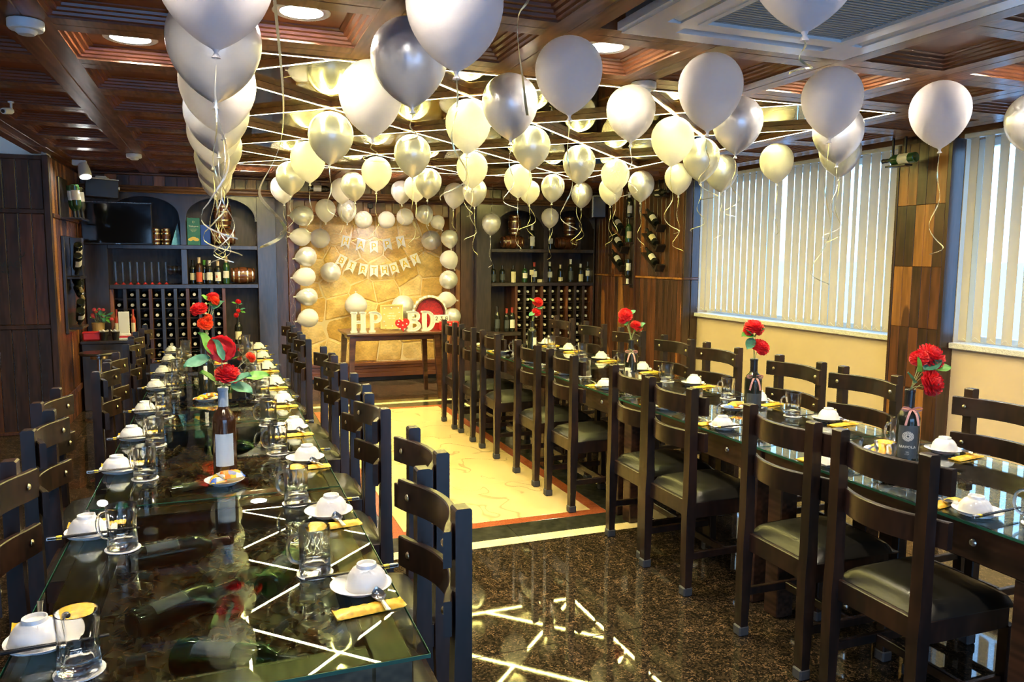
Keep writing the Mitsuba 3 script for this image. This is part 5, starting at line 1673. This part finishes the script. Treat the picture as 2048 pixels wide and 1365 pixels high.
def serif(ch, w, h):
    B = sg.box
    st = .30 * w
    sf = .085 * h
    if ch == 'H':
        u = [B(.06 * w, 0, .06 * w + st, h), B(w * .94 - st, 0, w * .94, h), B(.1 * w, h * .43, w * .9, h * .57)]
        u += [B(0, 0, .12 * w + st, sf), B(0, h - sf, .12 * w + st, h), B(w * .88 - st, 0, w, sf), B(w * .88 - st, h - sf, w, h)]
        return shapely.union_all(u)
    if ch == 'P':
        bowl = affinity.scale(sg.Point(w * .52, h * .72).buffer(1, 24), w * .48, h * .28).difference(affinity.scale(sg.Point(w * .50, h * .72).buffer(1, 24), w * .20, h * .15))
        bowl = shapely.union_all([bowl, B(.1 * w, h * .87, .55 * w, h), B(.1 * w, h * .44, .55 * w, h * .57)]).intersection(B(.1 * w, 0, w, h))
        return shapely.union_all([B(.08 * w, 0, .08 * w + st, h), bowl, B(0, 0, .18 * w + st, sf), B(0, h - sf, .3 * w, h)])
    if ch == 'B':
        def half(y0, y1, ww):
            c, r_ = (y0 + y1) / 2, (y1 - y0) / 2
            e = affinity.scale(sg.Point(w * .5, c).buffer(1, 24), ww, r_)
            return shapely.union_all([e.intersection(B(w * .5, 0, w * 2, h)), B(0.08 * w, y0, w * .52, y1)]).difference(shapely.union_all([affinity.scale(sg.Point(w * .52, c).buffer(1, 24), ww * .42, r_ * .45).intersection(B(w * .52, 0, w * 2, h)), B(.08 * w + st, c - r_ * .45, w * .53, c + r_ * .45)]))
        return shapely.union_all([half(0, h * .53, w * .5), half(h * .47, h, w * .44), B(.08 * w, 0, .08 * w + st, h), B(0, 0, .3 * w, sf), B(0, h - sf, .3 * w, h)])
    e = affinity.scale(sg.Point(w * .42, h / 2).buffer(1, 32), w * .58, h / 2)
    d = shapely.union_all([e.intersection(B(w * .42, 0, w * 2, h)), B(.08 * w, 0, w * .44, h)])
    i_ = affinity.scale(sg.Point(w * .42, h / 2).buffer(1, 32), w * .27, h * .36)
    d = d.difference(shapely.union_all([i_.intersection(B(w * .42, 0, w * 2, h)), B(.08 * w + st, h * .14, w * .43, h * .86)]))
    return shapely.union_all([d, B(.08 * w, 0, .08 * w + st, h), B(0, 0, .3 * w, sf), B(0, h - sf, .3 * w, h)])


BULB = mikit.ply(trimesh.creation.icosphere(1, .0085), 'm_ceramic', True)
for ch, x0, x1 in (('H', 1.355, 1.530), ('P', 1.560, 1.702), ('B', 1.990, 2.148), ('D', 2.156, 2.316)):
    w, h = x1 - x0, .228
    po = serif(ch, w, h)
    k = thing('marquee_letter', f'white marquee letter {ch} with little bulbs on the birthday table', 'letter', 'white birthday letters')
    rimp = po.difference(po.buffer(-.006))
    part(k, 'back', mikit.ply(mv(xz(extrude(po, .02)), x0, 8.59, HZ), 'm_white'))
    part(k, 'rim', mikit.ply(mv(xz(extrude(rimp, .024)), x0, 8.57, HZ), 'm_white'))
    core = po.buffer(-.016)
    cnt = 0
    for gz in np.linspace(.024, h - .024, 6):
        for gx_ in np.linspace(.022, w - .022, 4):
            if core.contains(sg.Point(gx_, gz)) and cnt < 14:
                part(k, 'bulb', BULB, T().translate([x0 + gx_, 8.566, HZ + gz])); cnt += 1
tt = np.linspace(0, 2 * PI, 60)
hx, hy = 16 * np.sin(tt) ** 3, 13 * np.cos(tt) - 5 * np.cos(2 * tt) - 2 * np.cos(3 * tt) - np.cos(4 * tt)
heart = affinity.translate(affinity.rotate(affinity.scale(sg.Polygon(np.c_[hx, hy]), .0050, .0050, origin=(0, 0)), 6, origin=(0, 0)), 0, 0)
heart = affinity.translate(heart, 0, -heart.bounds[1])
k = thing('marquee_heart', 'red heart with white bulbs between the letters P and B', 'heart')
part(k, 'body', mikit.ply(mv(xz(extrude(heart, .035)), 1.925, 8.53, HZ), 'm_redgloss'))
for bx, bz in ((-.045, .12), (.0, .125), (-.055, .085), (.045, .09), (.055, .06), (-.03, .035), (.0, .075), (.02, .03)):
    part(k, 'bulb', BULB, T().translate([1.925 + bx, 8.493, HZ + bz]))
k = thing('birthday_board', 'gold framed board with bulbs and birthday greeting, on a little easel', 'board')
part(k, 'board', boxat(1.735, 1.972, 8.745, 8.752, .80, 1.05, 'm_card', .001))
o = sg.box(1.722, .788, 1.985, 1.062)
part(k, 'frame', mikit.ply(mv(xz(extrude(o.difference(o.buffer(-.014, join_style=2)), .02)), 0, 8.755, 0), 'm_goldframe'))
for tx, zz in (('HAPPY', .955), ('BIRTHDAY', .925), ('TO YOU', .895)):
    part(k, 'lettering', mikit.ply(mv(xz(centred(tx, .014, .001)), 1.853, 8.7445, zz), 'm_flagpaper'), label='pale greeting')
for bx, bz in ((1.77, 1.02), (1.85, 1.025), (1.93, 1.02), (1.765, .95), (1.765, .87), (1.78, .82), (1.86, .815), (1.94, .83), (1.945, .90), (1.94, .97)):
    part(k, 'bulb', BULB, T().translate([bx, 8.742, bz]))
part(k, 'easel', boxat(1.79, 1.98, 8.73, 8.77, .778, .788, 'm_card', .002)); part(k, 'easel', boxat(1.845, 1.857, 8.74, 8.76, HZ, .79, 'm_card', .002))
k = thing('calendar_blocks', 'small stand of white calendar blocks reading 2 3 8', 'calendar')
part(k, 'stand', boxat(2.345, 2.535, 8.70, 8.77, HZ + .075, HZ + .088, 'm_label_white', .003))
part(k, 'stand_leg', boxat(2.35, 2.53, 8.71, 8.76, HZ - .03, HZ + .075, 'm_redgloss', .003))
for q, ch in enumerate('238'):
    xx = 2.375 + .06 * q
    b_ = part(k, 'block', boxat(xx - .028, xx + .028, 8.705, 8.76, HZ + .088, HZ + .165, 'm_white', .004))
    part(b_, 'number', mikit.ply(mv(xz(centred(ch, .042, .0012)), xx, 8.7045, HZ + .105), 'm_ink'))
k = thing('red_sign', 'red box with white dots behind the first aisle-side chair', 'sign')
part(k, 'box', boxat(2.385, 2.60, 8.56, 8.64, HZ - .005, HZ + .10, 'm_redgloss', .006))
for q in range(5):
    part(k, 'dot', BULB, T().translate([2.41 + .042 * q, 8.556, HZ + .075 + .012 * (q % 2)]))
part(k, 'plate', boxat(2.36, 2.62, 8.54, 8.70, HZ - .03, HZ - .005, 'm_hpwood', .004))
for sx in (2.40, 2.58):
    part(k, 'leg', boxat(sx - .015, sx + .015, 8.6, 8.63, 0, HZ - .03, 'm_hpwood', .003))
k = thing('sequin_disc', 'round red sequined drum with white ruffled edge behind the letters B D', 'decoration')
cx, cz, R = 2.352, .945, .182
part(k, 'drum', mikit.ply(mv(mv(lathe([(0, 0), (R - .012, 0), (R - .012, .06), (R, .062), (R, -.03), (0, -.03)], 48), rx=90), cx, 8.95, cz), 'm_barrel', 40), label='dark hoop')
part(k, 'face', mikit.ply(mv(mv(lathe([(0, .002), (R - .014, .002), (R - .014, 0), (0, 0)], 48), rx=90), cx, 8.945, cz), 'm_redglitter'), label='red sequined face')
rv, rf = [], []
for q in range(97):
    a = q / 96 * 2 * PI
    for s in (0, 1):
        rr_ = R + .004 + .026 * s
        rv.append([cx + rr_ * math.cos(a), 8.93 + .012 * math.sin(a * 24) * s, cz + rr_ * math.sin(a)])
for q in range(96):
    rf += [[2 * q, 2 * q + 1, 2 * q + 3], [2 * q, 2 * q + 3, 2 * q + 2]]
part(k, 'ruffle', mikit.ply(trimesh.Trimesh(np.array(rv), np.array(rf), process=False), 'm_flagpaper', True), label='white ruffled edge')

# ------------------------------------------------------------------ side table by the television wall
k = thing('side_table', 'dark side table against the wall under the television', 'table')
ZT = .725
part(k, 'top', boxat(-1.33, -.84, 8.85, 9.40, ZT - .03, ZT, 'm_cab', .004))
part(k, 'body', boxat(-1.32, -.86, 8.87, 9.39, .0, ZT - .03, 'm_cab', .004))
k = thing('pedestal_table', 'round bar stool with chrome column before the dark side table', 'stool')
W = T().translate([-1.10, 8.38, 0])
part(k, 'top', mikit.ply(lathe([(0, .64), (.168, .64), (.175, .648), (.175, .66), (.170, .667), (0, .667)], 36), 'm_cab', 40), W)
part(k, 'collar', mikit.ply(lathe([(.0, .60), (.075, .60), (.08, .606), (.08, .635), (0, .64)], 24), 'm_steel', 40), W, label='chrome collar')
part(k, 'column', mikit.ply(lathe([(.022, .02), (.022, .60)], 18), 'm_steel', True), W)
part(k, 'base', mikit.ply(lathe([(0, 0), (.15, 0), (.15, .01), (.03, .03), (0, .03)], 30), 'm_steel', 40), W)
k = thing('tissue_box', 'glossy red box on the dark side table', 'box')
part(k, 'body', boxat(-1.318, -1.150, 8.93, 9.03, ZT, ZT + .09, 'm_redgloss', .012)); part(k, 'lid', boxat(-1.322, -1.146, 8.926, 9.034, ZT + .072, ZT + .088, 'm_redgloss', .005))
for q, (x, nm) in enumerate(((-1.118, 'next to the red box'), (-1.012, 'next to the papers'))):
    k = thing('napkin_cup', f'black tapered cup stuffed with white napkins, {nm}', 'cup', 'napkin cups')
    W = T().translate([x, 8.93, ZT])
    part(k, 'cup', mikit.ply(lathe([(0, 0), (.030, 0), (.041, .088), (.038, .088), (.028, .004), (0, .004)], 20), 'm_black', 40), W)
    nv, nf = [], []
    for t in range(7):
        a = t * .9
        o = len(nv)
        nv += [[.012 * math.cos(a), .012 * math.sin(a), .06], [.046 * math.cos(a - .5), .046 * math.sin(a - .5), .092], [.052 * math.cos(a), .052 * math.sin(a), .11], [.044 * math.cos(a + .5), .044 * math.sin(a + .5), .095]]
        nf += [[o, o + 1, o + 2], [o, o + 2, o + 3]]
    part(k, 'napkins', mikit.ply(trimesh.Trimesh(np.array(nv), np.array(nf), process=False), 'm_flagpaper'), W, label='white napkins')
for q in range(3):
    solo('menu_sheet', boxat(-.985 + .008 * q, -.885 + .004 * q, 8.94 + .01 * q, 9.04, ZT + .0185 * q, ZT + .018 + .0185 * q, 'm_redgloss' if q == 1 else 'm_flagpaper', .002), ('lowest of the three folded covers stacked beside the black cups, white', 'middle red folder stacked beside the black cups', 'top white sheet of the stack beside the black cups')[q], 'folder')
k = thing('flower_basket', 'small wicker basket of pink flowers on the side table', 'flower basket')
W = T().translate([-1.20, 9.18, ZT])
part(k, 'basket', mikit.ply(lathe([(0, 0), (.05, 0), (.064, .165), (.058, .165), (.046, .006), (0, .006)], 22), 'm_wicker', 40), W)
rf_ = np.random.default_rng(4)
for q in range(9):
    d = [float(rf_.uniform(-.7, .9)), float(rf_.uniform(-1, .1)), float(rf_.uniform(.3, 1))]
    p = [-1.20 + float(rf_.uniform(-.06, .14)), 9.16 + float(rf_.uniform(-.04, .04)), ZT + .15 + float(rf_.uniform(.02, .16))]
    part(k, 'bloom', cached(('pinkbloom',), lambda: BLOOMS[0], 'm_petal_pink', 60), aim(p, d, .62), label='pink bloom')
    part(k, 'stem', mikit.ply(tube(bez([-1.20, 9.18, ZT + .12], [p[0] * .6 - 1.2 * .4, 9.17, p[2] - .02], p, n=6), .0015, 5), 'm_stem', True))
for q in range(16):
    d = np.array([rf_.uniform(-1, 1.2), rf_.uniform(-1, .3), rf_.uniform(-.2, 1)]); d /= np.linalg.norm(d)
    u = np.cross([0.1, -.4, 1.0], d); u /= np.linalg.norm(u); w = np.cross(d, u)
    M = np.eye(4); s = .06; M[:3, 0] = d * s; M[:3, 1] = u * s; M[:3, 2] = w * s
    M[:3, 3] = [-1.19 + rf_.uniform(-.05, .12), 9.16 + rf_.uniform(-.03, .03), ZT + .15 + rf_.uniform(0, .12)]
    part(k, 'leaf', LEAF if q % 2 else LEAF2, T(M.tolist()))
princ('m_petal_pink', (.72, .13, .16), .5, sheen=.4)
princ('m_bottle_red', (.45, .05, .02), .1, cc=.6)
for x, nm in ((-1.02, 'on the basket side of the white card'), (-.86, 'on the aisle side of the white card')):
    make_bottle('slim red sauce bottle ' + nm, T().translate([x, 9.15, ZT]), 'm_bottle_red', 'm_label_cream', 'm_capsule_red', 'red sauce bottles', scale=(.62, 1.0), rot=-95, lz=(.06, .16))
solo('table_card', mikit.ply(mv(cbox_mesh(.105, .03, .27, .004), -.95, 9.14, ZT + .145), 'm_flagpaper'), 'blank white upright card holder between the red bottles', 'card')

# ------------------------------------------------------------------ bottle racks on the walls
def bottle_dir(label, neck, base, lab='m_label_white', glass='m_bottle', cap='m_capsule_black', group=None, lz=(.05, .14), la=200, roll=0.0):
    base, neck = np.array(base, float), np.array(neck, float)
    d = neck - base; L = np.linalg.norm(d)
    make_bottle(label, aim(base, d, 1.0, roll).scale([1, 1, L / .3035]), glass, lab, cap, group, lz=lz, la=la, rot=0)


k = thing('wall_bottle_rack', 'dark narrow board rack holding bottles on the wall by the partition, lower one', 'bottle rack')
part(k, 'board', boxat(-1.349, -1.32, 8.22, 8.66, .86, 1.78, 'm_cab', .005))
part(k, 'holder', boxat(-1.32, -1.21, 8.25, 8.63, 1.375, 1.40, 'm_cab', .004)); part(k, 'holder', boxat(-1.32, -1.21, 8.25, 8.63, .90, .925, 'm_cab', .004)); part(k, 'holder', boxat(-1.32, -1.22, 8.50, 8.63, 1.40, 1.77, 'm_cab', .004))
lg = 'bottles in the wall rack by the partition'
bottle_dir('upper bottle with its base towards the room, top pair of the lower wall rack', (-1.27, 8.52, 1.50), (-1.215, 8.27, 1.70), 'm_label_white', group=lg, roll=200)
bottle_dir('second bottle with its base towards the room, top pair of the lower wall rack', (-1.27, 8.46, 1.42), (-1.215, 8.22, 1.60), 'm_label_white', group=lg, roll=200)
bottle_dir('bottle with white label leaning deep in the lower wall rack, upper', (-1.27, 8.60, 1.22), (-1.25, 8.56, 1.50), 'm_label_white', group=lg, roll=150)
bottle_dir('neck-down bottle in the middle of the lower wall rack, upper of two', (-1.20, 8.24, 1.265), (-1.28, 8.48, 1.37), None, cap='m_capsule_gold', group=lg)
bottle_dir('neck-down bottle in the middle of the lower wall rack, lower of two', (-1.20, 8.29, 1.19), (-1.28, 8.53, 1.29), None, cap='m_capsule_gold', group=lg)
bottle_dir('upper bottle with its base towards the room, bottom pair of the lower wall rack', (-1.27, 8.52, 1.02), (-1.215, 8.26, 1.165), 'm_label_white', group=lg, roll=200)
bottle_dir('lowest bottle with its base towards the room, lower wall rack', (-1.27, 8.48, .94), (-1.215, 8.22, 1.085), 'm_label_white', group=lg, roll=200)
k = thing('wall_bottle_rack', 'dark board rack high on the wall by the partition, under the ceiling', 'bottle rack')
part(k, 'board', boxat(-1.349, -1.33, 8.18, 8.62, 1.93, 2.32, 'm_cab', .005)); part(k, 'holder', boxat(-1.33, -1.16, 8.18, 8.62, 1.93, 1.95, 'm_cab', .004))
for q, (y, x, gl, lb, nm) in enumerate(((8.26, -1.22, 'm_bottle_green', 'm_label_white', 'white-labelled green bottle upside down in the high wall rack, front'), (8.38, -1.27, 'm_bottle_green', 'm_label_white', 'green bottle upside down in the high wall rack, behind the front one'), (8.50, -1.22, 'm_bottle', 'm_label_white', 'dark bottle upside down at the far end of the high wall rack'))):
    bottle_dir(nm, (x + .02, y + .03, 1.955), (x, y, 2.255), lb, gl, group='bottles in the high wall rack', roll=0, la=300)

k = thing('wall_bottle_rack', 'slanted three-tier bottle rack on the planks beside the shelf unit', 'bottle rack')
k2 = thing('wall_bottle_rack', 'slanted three-tier bottle rack on the planks beside the window', 'bottle rack')
k3 = thing('wall_bottle_rack', 'narrow vertical bottle holder on the post between the two slanted racks', 'bottle rack')
for kk, y0, y1, zs, nm in ((k, 8.84, 8.55, (2.16, 1.94, 1.71), 'beside the shelf unit'), (k2, 8.00, 7.72, (2.18, 1.955, 1.73), 'beside the window')):
    for q, z in enumerate(zs):
        bottle_dir(f'dark bottle lying neck-up in the slanted rack {nm}, {("top", "middle", "bottom")[q]} tier', (4.735, y0, z), (4.725, y1 + .05, z - .17), ('m_label_white', 'm_label_cream' if nm != 'beside the shelf unit' else 'm_label_white', 'm_label_white')[q], 'm_bottle', 'm_capsule_black', f'bottles in the slanted rack {nm}', roll=90)
        # cradle under the bottle
        a, b = np.array([4.74, y0 + .03, z - .055]), np.array([4.74, y1, z - .26])
        d = b - a
        n_ = np.array([0, -d[2], d[1]]); n_ /= np.linalg.norm(n_)
        if n_[2] < 0: n_ = -n_
        hull = []
        for p in (a, b):
            for xx in (-.055, .055):
                for w_ in (-.008, .008):
                    hull.append(p + [xx, 0, 0] + n_ * w_)
        part(kk, 'cradle', mikit.ply(trimesh.convex.convex_hull(np.array(hull)), 'm_cab'))
        hull = [b + [xx, 0, 0] + n_ * w_ + d / np.linalg.norm(d) * t for xx in (-.055, .055) for w_ in (-.008, .085) for t in (-.012, .012)]
        part(kk, 'end_stop', mikit.ply(trimesh.convex.convex_hull(np.array(hull)), 'm_cab'))
part(k3, 'board', boxat(4.755, 4.772, 8.335, 8.415, 1.25, 2.40, 'm_cab', .004))
for z in (2.09, 1.79, 1.28):
    part(k3, 'cradle', boxat(4.66, 4.757, 8.335, 8.415, z, z + .014, 'm_cab', .003))
bottle_dir('pale-labelled bottle standing in the narrow vertical holder, uppermost', (4.705, 8.375, 2.408), (4.705, 8.375, 2.106), 'm_label_white', 'm_bottle', 'm_capsule_white', 'bottles in the vertical holder', la=300)
bottle_dir('green bottle with cream label standing in the narrow vertical holder, middle', (4.705, 8.375, 2.088), (4.705, 8.375, 1.806), 'm_label_cream', 'm_bottle_green', 'm_capsule_black', 'bottles in the vertical holder', la=300)
bottle_dir('dark bottle hanging neck-down in the narrow vertical holder, lowest', (4.705, 8.375, 1.296), (4.705, 8.375, 1.60), 'm_label_white', 'm_bottle', 'm_capsule_white', 'bottles in the vertical holder', la=300)
k = thing('wall_bottle_rack', 'black hook holder under the ceiling at the top of the wooden pillar', 'bottle rack')
part(k, 'hook', boxat(4.70, 4.715, 4.44, 4.455, 2.30, 2.50, 'm_black', .002)); part(k, 'hook', boxat(4.70, 4.715, 4.33, 4.345, 2.30, 2.50, 'm_black', .002)); part(k, 'tray', boxat(4.67, 4.745, 4.30, 4.48, 2.288, 2.302, 'm_black', .002))
bottle_dir('green wine bottle lying in its holder under the ceiling at the wooden pillar', (4.7075, 4.54, 2.342), (4.7075, 4.24, 2.342), 'm_label_white', 'm_bottle_green', 'm_capsule_black', None, la=300)

make_bottle('wine bottle with white label lying on the cornice above the stone niche', T().translate([1.03, 9.405, 2.399]).rotate([0, 1, 0], 90), 'm_bottle', 'm_label_white', 'm_capsule_black', None, rot=200, la=300)
k = thing('wall_bottle_rack', 'black hook holder under the ceiling at the window end of the panelled wall', 'bottle rack')
part(k, 'hook', boxat(4.70, 4.715, 7.58, 7.595, 2.31, 2.50, 'm_black', .002)); part(k, 'hook', boxat(4.70, 4.715, 7.70, 7.715, 2.31, 2.50, 'm_black', .002)); part(k, 'tray', boxat(4.67, 4.745, 7.55, 7.74, 2.300, 2.312, 'm_black', .002))
bottle_dir('wine bottle lying base-first in its holder under the ceiling, above the panelled wall', (4.7075, 7.50, 2.352), (4.7075, 7.80, 2.352), 'm_label_white', 'm_bottle', 'm_capsule_black', None, la=300)
